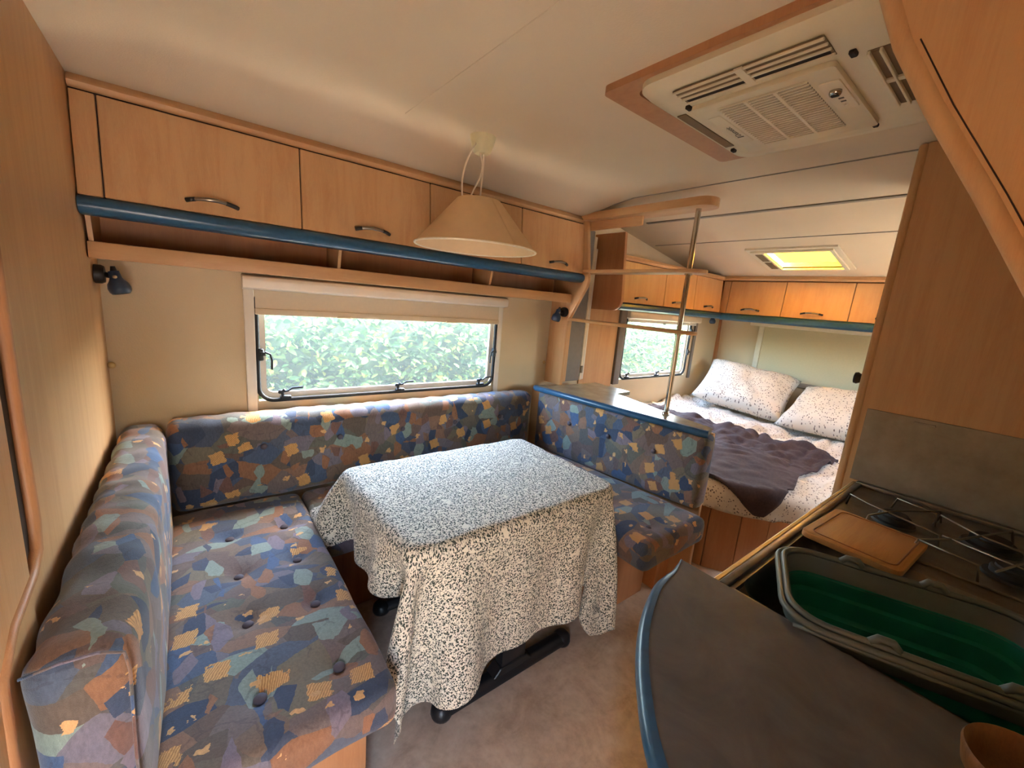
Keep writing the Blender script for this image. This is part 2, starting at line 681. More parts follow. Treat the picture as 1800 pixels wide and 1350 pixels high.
def cushion(x0, x1, y0, y1, z0, z1, r, res=0.016, puff=None, dents=(), wrinkle=0.004, wscale=9.0, seed=0.0, fold=None):
    """rounded upholstered block.  puff=(axis,sign,amount); dents=[(x,y,z,depth,radius,axis,sign)]"""
    lo, hi = np.array([x0, y0, z0]), np.array([x1, y1, z1])
    nx, ny, nz = [max(3, int(round((hi[i] - lo[i]) / res))) for i in range(3)]
    b = bmesh.new()
    vm = {}

    def V(i, j, k):
        key = (i, j, k)
        if key not in vm:
            p = lo + (hi - lo) * np.array([i / nx, j / ny, k / nz])
            vm[key] = b.verts.new(p)
        return vm[key]
    for i in range(nx):
        for j in range(ny):
            b.faces.new((V(i, j, 0), V(i, j + 1, 0), V(i + 1, j + 1, 0), V(i + 1, j, 0)))
            b.faces.new((V(i, j, nz), V(i + 1, j, nz), V(i + 1, j + 1, nz), V(i, j + 1, nz)))
    for i in range(nx):
        for k in range(nz):
            b.faces.new((V(i, 0, k), V(i + 1, 0, k), V(i + 1, 0, k + 1), V(i, 0, k + 1)))
            b.faces.new((V(i, ny, k), V(i, ny, k + 1), V(i + 1, ny, k + 1), V(i + 1, ny, k)))
    for j in range(ny):
        for k in range(nz):
            b.faces.new((V(0, j, k), V(0, j, k + 1), V(0, j + 1, k + 1), V(0, j + 1, k)))
            b.faces.new((V(nx, j, k), V(nx, j + 1, k), V(nx, j + 1, k + 1), V(nx, j, k + 1)))
    for v in b.verts:
        p = np.array(v.co)
        inn = np.clip(p, lo + r, hi - r)
        d = p - inn
        L = np.linalg.norm(d)
        if L > 1e-9:
            p = inn + d / L * min(L, r) if np.count_nonzero(np.abs(d) > 1e-9) > 1 else p
        nrm = d / L if L > 1e-9 else np.zeros(3)
        u = (p - (lo + hi) / 2) / ((hi - lo) / 2)
        if puff:
            a, s, amt = puff
            o = [q for q in range(3) if q != a]
            w = (1 - min(1, abs(u[o[0]])) ** 4) * (1 - min(1, abs(u[o[1]])) ** 4)
            if u[a] * s > 0:
                p[a] += s * amt * w * max(0, u[a] * s)
        for (dx, dy, dz, dep, rad, a, s) in dents:
            c = np.array([dx, dy, dz])
            q = p - c
            q2 = np.delete(q, a)
            dist = np.linalg.norm(q2)
            if u[a] * s > 0.3:
                p[a] -= s * dep * (math.exp(-(dist / rad) ** 2) * 0.55 + math.exp(-(dist / (rad * 0.42)) ** 2) * 0.45)
        wv = mnoise.noise(Vector((p * wscale + seed).tolist()))
        p = p + nrm * wv * wrinkle
        if fold:
            p = fold(p, u, nrm)
        v.co = p
    return b


# ------------------------------------------------------------------ the setting
ZC = 1.95
FX = 4.42           # far wall
NY = -2.20          # near wall


def wall_with_holes(x0, x1, z0, z1, ya, yb, holes):
    """wall in the xz plane with rectangular openings, one mesh"""
    xs = sorted({x0, x1} | {h[0] for h in holes} | {h[1] for h in holes})
    zs = sorted({z0, z1} | {h[2] for h in holes} | {h[3] for h in holes})
    b = bmesh.new()
    for i in range(len(xs) - 1):
        for k in range(len(zs) - 1):
            cx, cz = (xs[i] + xs[i + 1]) / 2, (zs[k] + zs[k + 1]) / 2
            if any(h[0] < cx < h[1] and h[2] < cz < h[3] for h in holes):
                continue
            box(xs[i], xs[i + 1], ya, yb, zs[k], zs[k + 1], bm=b)
    bmesh.ops.remove_doubles(b, verts=list(b.verts), dist=1e-5)
    return b


struct('floor', box(-0.04, FX + 0.04, NY - 0.04, 0.04, -0.04, 0.0), 'vinyl_floor', label='mottled beige brown vinyl floor of the caravan')
WIN1 = (0.455, 1.675, 0.856, 1.33)
WIN2 = (2.91, 3.88, 0.83, 1.33)
struct('wall_back', wall_with_holes(-0.04, FX + 0.04, 0.0, 2.06, 0.0, 0.035, [WIN1, WIN2]), 'wall_paper', label='cream wall with the dinette window')
FILL_OPENING = (0.0, 0.17, 0.06, 1.15)  # unseen low opening, shaped for the fill light it lets in
struct('added_door_leaf', box(0.002, 0.50, NY + 0.001, NY + 0.016, 1.16, 1.86, 0.006, 2), 'white_plastic', smooth='auto', label='unseen upper door leaf added above the fill light opening')  # unseen leaf, made up to go with the low opening
WIN3 = (2.90, 3.70, 1.08, 1.42)  # unseen window, added and sized to light the bed
struct('wall_front', wall_with_holes(-0.04, FX + 0.04, 0.0, 2.06, NY - 0.035, NY, [FILL_OPENING, WIN3]), 'wall_paper', label='unseen cream wall with a low opening added for fill light')
struct('wall_left', box(-0.04, 0.0, NY, 0.0, 0.0, 2.06), 'wood_v', label='beech bulkhead beside the sofa')
struct('wall_right', box(FX, FX + 0.04, NY, 0.0, 0.0, 2.0), 'wall_paper', label='cream front wall behind the pillows')


def ceil_z(x, y):
    z = ZC
    if x < 0.4:
        t = (0.4 - x) / 0.4
        z -= 0.062 * t * t
    if x > 2.67:
        z = ZC - (x - 2.67) * (0.215 / 1.2)
    t = min(1, max(0, (y + 0.55) / 0.35))
    s = t * t * (3 - 2 * t)
    if x < 2.67:
        z -= 0.06 * s * (1 - (1 - min(1, x / 0.4)) ** 2) * max(0, min(1, (2.35 - x) / 0.25))
    return z


HATCH = (3.28, 3.66, -1.12, -0.72)
xs = sorted(set([-0.04, 0.0, 0.05, 0.1, 0.15, 0.2, 0.25, 0.3, 0.35, 0.4, 0.84, 1.3, 1.7, 2.1, 2.18, 2.26, 2.35, 2.67, 2.8, 2.95, 3.08, HATCH[0], HATCH[1], 3.87, 4.1, FX + 0.04]))
ys = sorted(set([NY - 0.04, -1.9, -1.6, -1.35, HATCH[2], -0.9, HATCH[3], -0.6, -0.55, -0.5, -0.45, -0.4, -0.35, -0.3, -0.25, -0.2, -0.1, 0.04]))
b = bmesh.new()
g = {}
for i, x in enumerate(xs):
    for j, y in enumerate(ys):
        g[i, j, 0] = b.verts.new((x, y, ceil_z(x, y)))
        g[i, j, 1] = b.verts.new((x, y, ceil_z(x, y) + 0.03))


def hole(i, j):
    return HATCH[0] - 1e-4 <= xs[i] < HATCH[1] - 1e-4 and HATCH[2] - 1e-4 <= ys[j] < HATCH[3] - 1e-4


for i in range(len(xs) - 1):
    for j in range(len(ys) - 1):
        if hole(i, j):
            continue
        b.faces.new((g[i, j, 0], g[i, j + 1, 0], g[i + 1, j + 1, 0], g[i + 1, j, 0]))
        b.faces.new((g[i, j, 1], g[i + 1, j, 1], g[i + 1, j + 1, 1], g[i, j + 1, 1]))
        for (di, dj, a, c) in ((-1, 0, (i, j), (i, j + 1)), (1, 0, (i + 1, j), (i + 1, j + 1)), (0, -1, (i, j), (i + 1, j)), (0, 1, (i, j + 1), (i + 1, j + 1))):
            ii, jj = i + di, j + dj
            if not (0 <= ii < len(xs) - 1 and 0 <= jj < len(ys) - 1) or hole(ii, jj):
                b.faces.new((g[a[0], a[1], 0], g[c[0], c[1], 0], g[c[0], c[1], 1], g[a[0], a[1], 1]))
bmesh.ops.recalc_face_normals(b, faces=list(b.faces))
struct('ceiling', b, 'ceiling_board', smooth='auto', label='pale cream ceiling sloping down over the bed')


def ceil_strip(x, w, t, y0, y1):
    b = bmesh.new()
    n = 14
    rows = []
    for k in range(n + 1):
        y = y0 + (y1 - y0) * k / n
        rows.append([b.verts.new((x - w / 2, y, ceil_z(x - w / 2, y) + 0.001)), b.verts.new((x + w / 2, y, ceil_z(x + w / 2, y) + 0.001)),
                     b.verts.new((x + w / 2, y, ceil_z(x + w / 2, y) - t)), b.verts.new((x - w / 2, y, ceil_z(x - w / 2, y) - t))])
    for A, B in zip(rows, rows[1:]):
        for k in range(4):
            b.faces.new((A[k], A[(k + 1) % 4], B[(k + 1) % 4], B[k]))
    b.faces.new(rows[0]); b.faces.new(list(reversed(rows[-1])))
    bmesh.ops.recalc_face_normals(b, faces=list(b.faces))
    return b


struct('trim_1', ceil_strip(2.104, 0.007, 0.003, NY, -0.28), 'seam_grey', label='thin seam strip across the ceiling above the divider')
struct('trim_2', ceil_strip(2.665, 0.024, 0.006, NY, -0.25), 'seam_grey', label='wide grey strip across the ceiling')
struct('trim_3', ceil_strip(3.08, 0.006, 0.003, NY, -0.05), 'seam_grey', label='thin seam strip across the ceiling by the hatch')
struct('trim_4', ceil_strip(0.842, 0.003, 0.0012, NY, -0.56), 'ceiling_board', label='faint ceiling joint above the table')

# ---- outside: ground, hedge
struct('ground', box(-8, 14, -12, 12, -0.50, -0.45), 'pale_ground', label='unseen ground around the caravan, pale for neutral bounce light')  # unseen; pale tone picked to keep its bounce light neutral


def leaf_mesh(L, W, fold, bend):
    """folded leaf: 6 quads, tip along +x"""
    v = []
    n = 4
    for k in range(n + 1):
        t = k / n
        w = W * math.sin(math.pi * min(1, t * 0.94 + 0.06)) ** 0.8 * 0.5
        z = -bend * t * t
        v.append((L * t, -w, z + fold * w))
        v.append((L * t, 0, z))
        v.append((L * t, w, z + fold * w))
    f = []
    for k in range(n):
        a = 3 * k
        f += [(a, a + 1, a + 4, a + 3), (a + 1, a + 2, a + 5, a + 4)]
    return np.array(v), f


def leaf_frame():
    az = random.uniform(-2.6, -0.5) if random.random() < 0.75 else random.uniform(0, 6.28)
    el = random.uniform(-0.5, 0.8)
    d = Vector((math.cos(az) * math.cos(el), math.sin(az) * math.cos(el), math.sin(el)))
    n = (Vector((random.gauss(0, .5), -0.55 + random.gauss(0, .4), 0.75 + random.gauss(0, .4)))).normalized()
    s = n.cross(d)
    if s.length < 0.1:
        s = d.orthogonal()
    s.normalize()
    n = d.cross(s)
    return Matrix((d, s, n)).transposed()


hedge = thing('hedge', 'dense green laurel hedge growing outside the windows', 'hedge', (3.2, 1.35, -0.45))
b = bmesh.new()
box(-1.2, 7.4, 1.18, 1.75, -0.45, 1.24, bm=b)
obj('hedge_core', b, 'hedge_core', hedge)
lv, lf = leaf_mesh(0.070, 0.029, 0.35, 0.018)
allv, allf = [], []
front = []
N = 19000
for k in range(N):
    x = random.uniform(-1.1, 7.3)
    z = random.uniform(-0.2, 1.38)
    d = random.random() ** 1.5
    y = 1.22 - 0.26 * (1 - d) - 0.08 * mnoise.noise(Vector((x * 2.2, z * 2.2, 3.0))) + (0.45 if z > 1.22 else 0) * random.random()
    R3 = leaf_frame()
    s = random.uniform(0.7, 1.25)
    # does the dinette window show it?
    vis = 0.55 < x < 2.9 and 0.62 < z < 1.3
    if vis and d > 0.86 and len(front) < 300:
        front.append((x, y - 0.05, z, R3, s * 1.1))
        continue
    base = len(allv)
    P = (np.array(R3) @ (lv * s).T).T + np.array([x, y, z])
    allv.extend(P.tolist())
    allf.extend([tuple(i + base for i in q) for q in lf])
me = bpy.data.meshes.new('foliage')
me.from_pydata(allv, [], allf)
o = obj('foliage', me, 'leaf', hedge, smooth=True)
o['kind'] = 'stuff'
lme = bpy.data.meshes.new('leaf')
lme.from_pydata(lv.tolist(), [], lf)
lme.polygons.foreach_set('use_smooth', [True] * len(lme.polygons))
nt = M['leaf'].copy()
nt.name = 'front_leaf'
for nd in nt.node_tree.nodes:
    if nd.bl_idname == 'ShaderNodeNewGeometry':
        oi = nt.node_tree.nodes.new('ShaderNodeObjectInfo')
        rm = [q for q in nt.node_tree.nodes if q.bl_idname == 'ShaderNodeValToRGB'][0]
        nt.node_tree.links.new(oi.outputs['Random'], rm.inputs['Fac'])
lme.materials.append(nt)
for (x, y, z, R3, s) in front:
    lo = bpy.data.objects.new('leaf', lme)
    COL.objects.link(lo)
    lo.parent = hedge
    lo.location = Vector((x, y, z)) - hedge.location
    lo.rotation_euler = R3.to_euler()
    lo.scale = (s, s, s)


# ------------------------------------------------------------------ windows
def latch(px, pz, kind, parent, y=-0.012):
    """small black window catch; kind bottom / left / right"""
    b = bmesh.new()
    if kind == 'bottom':
        box(px - 0.022, px + 0.022, y - 0.012, y + 0.012, pz - 0.008, pz + 0.006, 0.003, 1, bm=b)
        tube([(px - 0.012, y, pz), (px - 0.014, y - 0.012, pz + 0.026), (px - 0.004, y - 0.016, pz + 0.036)], 0.007, 8, b)
        tube([(px - 0.018, y - 0.014, pz + 0.026), (px + 0.008, y - 0.018, pz + 0.030), (px + 0.024, y - 0.02, pz + 0.042), (px + 0.066, y - 0.02, pz + 0.044)], 0.0045, 8, b)
        box(px - 0.030, px - 0.012, y - 0.018, y - 0.002, pz + 0.018, pz + 0.034, 0.003, 1, bm=b)
    else:
        s = 1 if kind == 'left' else -1
        box(px - 0.010, px + 0.010, y - 0.012, y + 0.012, pz - 0.03, pz + 0.02, 0.003, 1, bm=b)
        box(px - 0.006, px + 0.016 * s if s > 0 else px + 0.006, y - 0.022, y - 0.004, pz - 0.008, pz + 0.008, 0.002, 1, bm=b) if s > 0 else \
            box(px - 0.016, px + 0.006, y - 0.022, y - 0.004, pz - 0.008, pz + 0.008, 0.002, 1, bm=b)
        tube([(px + 0.012 * s, y - 0.02, pz + 0.008), (px + 0.032 * s, y - 0.022, pz - 0.002), (px + 0.038 * s, y - 0.022, pz - 0.028), (px + 0.037 * s, y - 0.022, pz - 0.066)], 0.0045, 8, b)
    return obj('latch', b, 'black', parent, 'auto')


def rr_tube(x0, x1, z0, z1, y, r, rad):
    pts = [(p[0], y, p[1]) for p in round_rect(x0, x1, z0, z1, rad, 8)]
    return tube(pts, r, 8, closed=True)


def ring_frame(x0, x1, z0, z1, w, ya, yb, rad):
    """flat rounded frame"""
    o = round_rect(x0, x1, z0, z1, rad, 6)
    i = round_rect(x0 + w, x1 - w, z0 + w, z1 - w, max(0.004, rad - w), 6)
    b = bmesh.new()
    L = []
    for y in (ya, yb):
        L.append(([b.verts.new((p[0], y, p[1])) for p in o], [b.verts.new((p[0], y, p[1])) for p in i]))
    n = len(o)
    for k in range(n):
        k2 = (k + 1) % n
        b.faces.new((L[0][0][k], L[0][0][k2], L[0][1][k2], L[0][1][k]))
        b.faces.new((L[1][0][k], L[1][1][k], L[1][1][k2], L[1][0][k2]))
        b.faces.new((L[0][0][k], L[1][0][k], L[1][0][k2], L[0][0][k2]))
        b.faces.new((L[0][1][k], L[0][1][k2], L[1][1][k2], L[1][1][k]))
    bmesh.ops.recalc_face_normals(b, faces=list(b.faces))
    return b


def caravan_window(name, label, x0, x1, z0, z1, blind_z, full=True, sy=1, y=0.0):
    w = bpy.data.objects.new(name, None)
    COL.objects.link(w)
    w.location = ((x0 + x1) / 2, y, z0)
    w['kind'] = 'structure'
    w['label'] = label
    # rubber seal and white inner lip
    obj('rubber_seal', rr_tube(x0, x1, z0, z1, y - 0.002, 0.0095, 0.06), 'rubber', w, True)
    obj('pane_frame', ring_frame(x0 + 0.006, x1 - 0.006, z0 + 0.006, z1 - 0.006, 0.026, y + 0.012, y + 0.026, 0.055), 'white_plastic', w, 'auto')
    b = bmesh.new()
    p = round_rect(x0 + 0.02, x1 - 0.02, z0 + 0.02, z1 - 0.02, 0.05, 6)
    prism(p, 'y', y + 0.018, y + 0.022, bm=b)
    obj('pane', b, 'tinted_pane', w)
    return w


w1 = caravan_window('window_1', 'wide caravan window with black rubber seal above the sofa', 0.455, 1.677, 0.858, 1.33, 1.235)
# reveal corners of the opening are square: white surround panels (side rails, cassette, sill panel)
obj('window_frame', box(0.412, 0.449, -0.014, 0.0, 0.79, 1.335, 0.004), 'white_plastic', w1, 'auto', label='left white blind rail')
obj('window_frame', box(1.683, 1.716, -0.014, 0.0, 0.79, 1.335, 0.004), 'white_plastic', w1, 'auto', label='right white blind rail')
bl = thing('roller_blind', 'cream roller blind in white cassette above the dinette window', 'blind', (1.065, -0.03, 1.23))
obj('cassette', prism([(-0.001, 1.388), (-0.045, 1.380), (-0.052, 1.366), (-0.050, 1.335), (-0.001, 1.325)], 'x', 0.408, 1.722, 0.004), 'white_plastic', bl, 'auto')
obj('blind_cloth', box(0.452, 1.680, -0.016, -0.013, 1.252, 1.345), 'blind_cloth', bl)
obj('bottom_bar', box(0.450, 1.682, -0.024, -0.008, 1.228, 1.254, 0.004), 'blind_cloth', bl, 'auto')
for k, x in enumerate((0.80, 1.36)):
    obj('grip', box(x - 0.03, x + 0.03, -0.029, -0.022, 1.226, 1.234, 0.002, 1), 'cream_plastic', bl)
for px in (0.555, 1.085, 1.585):
    latch(px, 0.872, 'bottom', w1)
latch(0.466, 1.066, 'left', w1)
latch(1.668, 1.066, 'right', w1)

w2 = caravan_window('window_2', 'small caravan window beside the bed', 2.915, 3.875, 0.835, 1.33, 1.28)
obj('window_frame', box(2.815, 2.885, -0.03, 0.0, 0.80, 1.39, 0.006), 'grey_plastic', w2, 'auto', label='grey brown blind rail')
obj('window_frame', box(3.93, 3.965, -0.02, 0.0, 0.80, 1.36, 0.004), 'grey_plastic', w2, 'auto', label='narrow grey blind rail')
for px in (3.0, 3.42):
    latch(px, 0.850, 'bottom', w2)
latch(3.865, 1.05, 'right', w2)
latch(3.865, 1.24, 'right', w2)
bl2 = thing('roller_blind', 'rolled up pale blind above the small bed window', 'blind', (3.4, -0.03, 1.29))
obj('cassette', box(2.90, 3.97, -0.05, -0.002, 1.315, 1.372, 0.012, 3), 'cream_plastic', bl2, 'auto')
obj('bottom_bar', box(2.92, 3.92, -0.026, -0.01, 1.290, 1.312, 0.004), 'white_plastic', bl2, 'auto')
obj('catch', box(3.38, 3.42, -0.03, -0.02, 1.284, 1.294, 0.002, 1), 'grey_plastic', bl2)
w3 = caravan_window('added_window', 'unseen caravan window added on the entrance side to light the bed', 2.91, 3.69, 1.09, 1.41, 1.38, y=NY)

# front blind on the far wall
fb = thing('roller_blind', 'large closed cream blind on the wall behind the pillows', 'blind', (FX - 0.03, -1.2, 0.84))
obj('cassette', box(FX - 0.055, FX - 0.001, -2.05, -0.30, 1.335, 1.392, 0.010, 3), 'cream_plastic', fb, 'auto')
obj('blind_cloth', box(FX - 0.018, FX - 0.013, -2.02, -0.41, 0.88, 1.345), 'front_blind', fb)
obj('side_rail', box(FX - 0.028, FX - 0.001, -0.42, -0.375, 0.86, 1.345, 0.004), 'cream_plastic', fb, 'auto')
obj('bottom_bar', box(FX - 0.03, FX - 0.008, -2.02, -0.41, 0.845, 0.885, 0.004), 'seam_grey', fb, 'auto')
struct('trim_5', prism([(FX - 0.001, 0.80), (FX - 0.045, 0.80), (FX - 0.03, 1.40), (FX - 0.001, 1.40)], 'y', -0.05, -0.002) if False else
       prism([(-0.001, 0.0), (-0.055, 0.0), (-0.045, 0.6), (-0.012, 1.42), (-0.001, 1.42)], 'x', FX - 0.035, FX - 0.001, 0.002), 'wood_deep', label='narrow beech corner post beside the pillows')

# ------------------------------------------------------------------ bulkhead details
struct('door_1', box(0.001, 0.010, -2.05, -1.100, 0.03, 1.86, 0.002), 'wood_v', label='beech wardrobe door at the left edge')
b = box(0.0005, 0.003, -1.100, -1.050, 0.87, 1.88)
struct('trim_6', b, 'dark_gap', label='dark gap beside the wardrobe door')
path = [(0.006, -1.012, 1.88), (0.006, -1.030, 1.60), (0.006, -1.036, 1.30), (0.006, -1.040, 1.10), (0.006, -1.036, 0.935), (0.006, -1.048, 0.888), (0.006, -1.090, 0.865), (0.006, -1.20, 0.850), (0.006, -1.262, 0.815), (0.006, -1.272, 0.70), (0.006, -1.272, 0.1)]
struct('trim_7', tube(path, 0.011, 10), 'wood_deep', smooth=True, label='rounded beech edge strip with a bend on the bulkhead')
# ------------------------------------------------------------------ overhead cabinet of the dinette
oc = thing('overhead_cabinet', 'long beech overhead cabinet with blue rail above the dinette window', 'cabinet', (1.07, -0.12, 1.39))
obj('body', prism([(-0.001, 1.885), (-0.205, 1.885), (-0.228, 1.56), (-0.228, 1.55), (-0.001, 1.55)], 'x', 0.002, 2.10, 0.001), 'wood_dark', oc)
edges = [(0.003, 0.056, False), (0.060, 0.583, True), (0.587, 1.105, True), (1.109, 1.629, True), (1.636, 2.106, True)]


def bow_handle(cx, y, z, L, parent, axis='x', out=-1, big=1.0):
    """flat bow handle: dark ends, metal arch"""
    pts = []
    for k in range(13):
        t = k / 12 * 2 - 1
        d = 0.022 * big * (1 - t * t) + 0.002
        h = 0.010 * (1 - t * t)
        if axis == 'x':
            pts.append((cx + t * L / 2, y + out * d, z + h))
        else:
            pts.append((y + out * d, cx + t * L / 2, z + h))
    h = obj('handle', tube(pts, [0.0045 + 0.0025 * (1 - abs(k / 6 - 1)) for k in range(13)], 8), 'handle_metal', parent, True)
    b = bmesh.new()
    for i in ((0, 3), (9, 13)):
        tube(pts[i[0]:i[1]], 0.0068, 8, b)
    obj('handle_end', b, 'handle_dark', h if parent.parent is None else parent, True)
    return h


hx = {1: 0.318, 2: 0.848, 3: 1.36, 4: 1.90}
for k, (a, c, h) in enumerate(edges):
    d = obj('door' if h else 'filler_panel', prism([(-0.2065, 1.845), (-0.2225, 1.845), (-0.2505, 1.565), (-0.2345, 1.565)], 'x', a, c, 0.002, 1), 'wood_v', oc)
    if h:
        bow_handle(hx[k], -0.2475, 1.598, 0.14, d)
obj('shadow_gap', prism([(-0.205, 1.85), (-0.214, 1.85), (-0.235, 1.563), (-0.226, 1.563)], 'x', 0.003, 2.10), 'dark_gap', oc)
# cornice
cp = [(-0.18, 1.850), (-0.212, 1.850), (-0.222, 1.856), (-0.226, 1.866), (-0.222, 1.876), (-0.212, 1.882), (-0.205, 1.896), (-0.18, 1.896)]
obj('cornice', prism(cp, 'x', 0.002, 2.10), 'wood_x', oc, 'auto')
# blue rail
rp = []
for k in range(13):
    a = math.radians(-95 + 190 * k / 12)
    rp.append((-0.238 - 0.030 * math.cos(a), 1.5385 + 0.0255 * math.sin(a)))
rp = [(-0.20, 1.513)] + rp + [(-0.20, 1.564)]
obj('rail', prism(rp, 'x', 0.002, 2.108), 'blue_trim', oc, 'auto', label='glossy blue rail')
# open shelf below
obj('shelf_back', box(0.002, 2.10, -0.012, -0.001, 1.40, 1.55), 'wood_deep', oc)
obj('shelf', box(0.002, 2.10, -0.175, -0.003, 1.392, 1.404, 0.002, 1), 'wood_x', oc)
obj('shelf_lip', box(0.002, 2.10, -0.186, -0.170, 1.390, 1.441, 0.004), 'wood_x', oc, 'auto')
for x in (0.012, 0.735, 1.49):
    obj('shelf_divider', prism([(-0.003, 1.404), (-0.168, 1.404), (-0.205, 1.548), (-0.003, 1.548)], 'x', x - 0.006, x + 0.006), 'wood_v', oc)
# end panel
ep = [(-0.001, 0.862), (-0.165, 0.862), (-0.165, 1.27), (-0.178, 1.30), (-0.296, 1.50), (-0.304, 1.53), (-0.250, 1.89), (-0.001, 1.89)]
ep = [(-0.001, 0.862), (-0.155, 0.862), (-0.160, 1.26), (-0.172, 1.29), (-0.288, 1.49), (-0.296, 1.53), (-0.236, 1.893), (-0.001, 1.893)]
obj('end_panel', prism(ep, 'x', 2.108, 2.134, 0.006, 2), 'wood_v', oc, 'auto')


# ------------------------------------------------------------------ spotlights
def spotlight(label, base, bdir, arm_end, head_dir, r=0.026, group=None):
    t = thing('reading_spotlight', label, 'lamp', base)
    bv = Vector(base); d = Vector(bdir).normalized(); e = Vector(arm_end); hd = Vector(head_dir).normalized()
    obj('wall_mount', lathe([(0, 0), (0.030, 0), (0.030, 0.016), (0.026, 0.024), (0, 0.024)], bv, d, 28), 'black', t, 'auto')
    a = obj('arm', tube([bv + d * 0.018, bv + d * 0.03 + (e - bv - d * 0.03) * 0.5, e], 0.0095, 10), 'black', t, True)
    obj('hinge_screw', lathe([(0, -0.02), (0.006, -0.02), (0.006, 0.02), (0, 0.02)], e, (0, 1, 0), 12), 'handle_metal', a, True)
    prof = [(0, -0.018), (0.014, -0.018), (0.016, 0.004), (0.020, 0.012), (0.027, 0.022), (0.030, 0.036), (0.028, 0.048), (0.023, 0.055), (0.021, 0.055), (0.021, 0.050), (0, 0.050)]
    h = obj('lamp_head', lathe([(p[0] * r / 0.026, p[1] * r / 0.026) for p in prof], e, hd, 28), 'blue_lamp', t, 'auto')
    obj('reflector', lathe([(0, 0.0515), (0.018, 0.0515), (0.0195, 0.054), (0, 0.0535)], e, hd, 24), 'chrome', h, True)
    obj('switch', tube([e - hd * 0.014, e - hd * 0.030 + Vector((0.002, -0.004, 0.004))], [0.010, 0.006], 10), 'black', t, True)
    return t


spotlight('dark blue reading spotlight on the beech bulkhead, pointing down', (0.002, -0.10, 1.343), (1, 0, 0), (0.052, -0.115, 1.338), (0.22, -0.1, -1))
spotlight('small blue reading spotlight on the cabinet end panel', (2.107, -0.135, 1.330), (-1, 0, 0), (2.055, -0.125, 1.325), (-0.25, 0.05, -1))
spotlight('small blue reading spotlight above the bed corner', (4.05, -0.10, 1.40), (0, 0, -1), (4.05, -0.10, 1.375), (0.0, -0.1, -1), 0.024)

# ------------------------------------------------------------------ pendant lamp
LX, LY = 1.125, -0.60
pl = thing('pendant_lamp', 'cream conical pendant lamp hanging over the table', 'lamp', (LX, LY, 1.54))
zc = ceil_z(LX, LY)
obj('ceiling_rose', lathe([(0, -0.058), (0.026, -0.058), (0.034, -0.05), (0.046, -0.012), (0.048, 0.0), (0, 0.0)], (LX, LY, zc), (0, 0, 1), 32), 'rose_plastic', pl, 'auto')


def bez(p0, p1, p2, p3, n=14):
    P = [Vector(p) for p in (p0, p1, p2, p3)]
    return [P[0] * (1 - t) ** 3 + P[1] * 3 * t * (1 - t) ** 2 + P[2] * 3 * t * t * (1 - t) + P[3] * t ** 3 for t in (k / n for k in range(n + 1))]


ST = 1.728   # top of shade
rb = zc - 0.056
obj('cord', tube(bez((LX - 0.040, LY - 0.02, zc - 0.036), (LX - 0.085, LY + 0.0, zc - 0.12), (LX - 0.085, LY, ST + 0.03), (LX - 0.062, LY + 0.005, ST - 0.02)), 0.0033, 8), 'lamp_cord', pl, True)
obj('cord', tube(bez((LX - 0.008, LY, rb), (LX + 0.03, LY, rb - 0.07), (LX - 0.02, LY, ST + 0.07), (LX - 0.052, LY - 0.01, ST - 0.02)), 0.0033, 8), 'lamp_cord', pl, True)
obj('cord', tube(bez((LX + 0.008, LY, rb), (LX + 0.012, LY, rb - 0.05), (LX + 0.004, LY, ST + 0.06), (LX + 0.004, LY, ST - 0.05)), 0.0033, 8), 'lamp_cord', pl, True)
sh = obj('lamp_shade', lathe([(0.082, ST - 0.003), (0.078, ST), (0.083, ST + 0.001), (0.088, ST - 0.004), (0.232, 1.556), (0.2295, 1.556), (0.084, ST - 0.006)], (LX, LY, 0), (0, 0, 1), 64), 'lamp_paper', pl, 'auto')
obj('shade_seam', tube([(LX - 0.006 + 0.005, LY - 0.0893, ST - 0.004), (LX + 0.012, LY - 0.2325, 1.557)], 0.0012, 6), 'print_grey' if False else 'lamp_paper', sh)
b = bmesh.new()
tube([(LX + 0.232 * math.cos(a), LY + 0.232 * math.sin(a), 1.556) for a in (2 * math.pi * k / 72 for k in range(72))], 0.0038, 8, b, closed=True)
obj('hem', b, 'lamp_trim', sh, True)
b = lathe([(0, 1.64), (0.016, 1.645), (0.026, 1.665), (0.022, 1.69), (0.014, 1.70), (0.014, 1.735), (0, 1.735)], (LX, LY, 0), (0, 0, 1), 20)
obj('bulb', b, 'white_plastic', pl, True)
b = bmesh.new()
for a in (0.3, 0.3 + 2.094, 0.3 + 4.189):
    tube([(LX + 0.014 * math.cos(a), LY + 0.014 * math.sin(a), 1.715), (LX + 0.082 * math.cos(a), LY + 0.082 * math.sin(a), 1.722)], 0.0015, 6, b)
obj('shade_carrier', b, 'handle_metal', pl)

# ------------------------------------------------------------------ seating
SZ = 0.475


def bench(name, label, x0, x1, y0, y1, planks=()):
    t = thing(name, label, 'bench', ((x0 + x1) / 2, (y0 + y1) / 2, 0))
    return t


def bench_box(label, x0, x1, y0, y1, fmat='wood_deep'):
    t = thing('bench_base', label, 'bench', ((x0 + x1) / 2, (y0 + y1) / 2, 0))
    obj('body', box(x0, x1, y0, y1, 0.0, SZ - 0.125, 0.004, 2), fmat, t, 'auto')
    obj('top_board', box(x0 - 0.0, x1 + 0.0, y0, y1, SZ - 0.125, SZ - 0.115), 'wood_x', t)
    return t


bench_box('beech bench base under the left seat', 0.004, 0.520, -1.205, -0.60)
bench_box('beech bench base behind the table under the window seat', 0.525, 1.60, -0.40, -0.004, 'wood_dark')
bench_box('beech bench base under the right seat', 1.672, 1.955, -1.03, -0.42)
bench_box('beech base box in the left window corner', 0.004, 0.522, -0.595, -0.004)

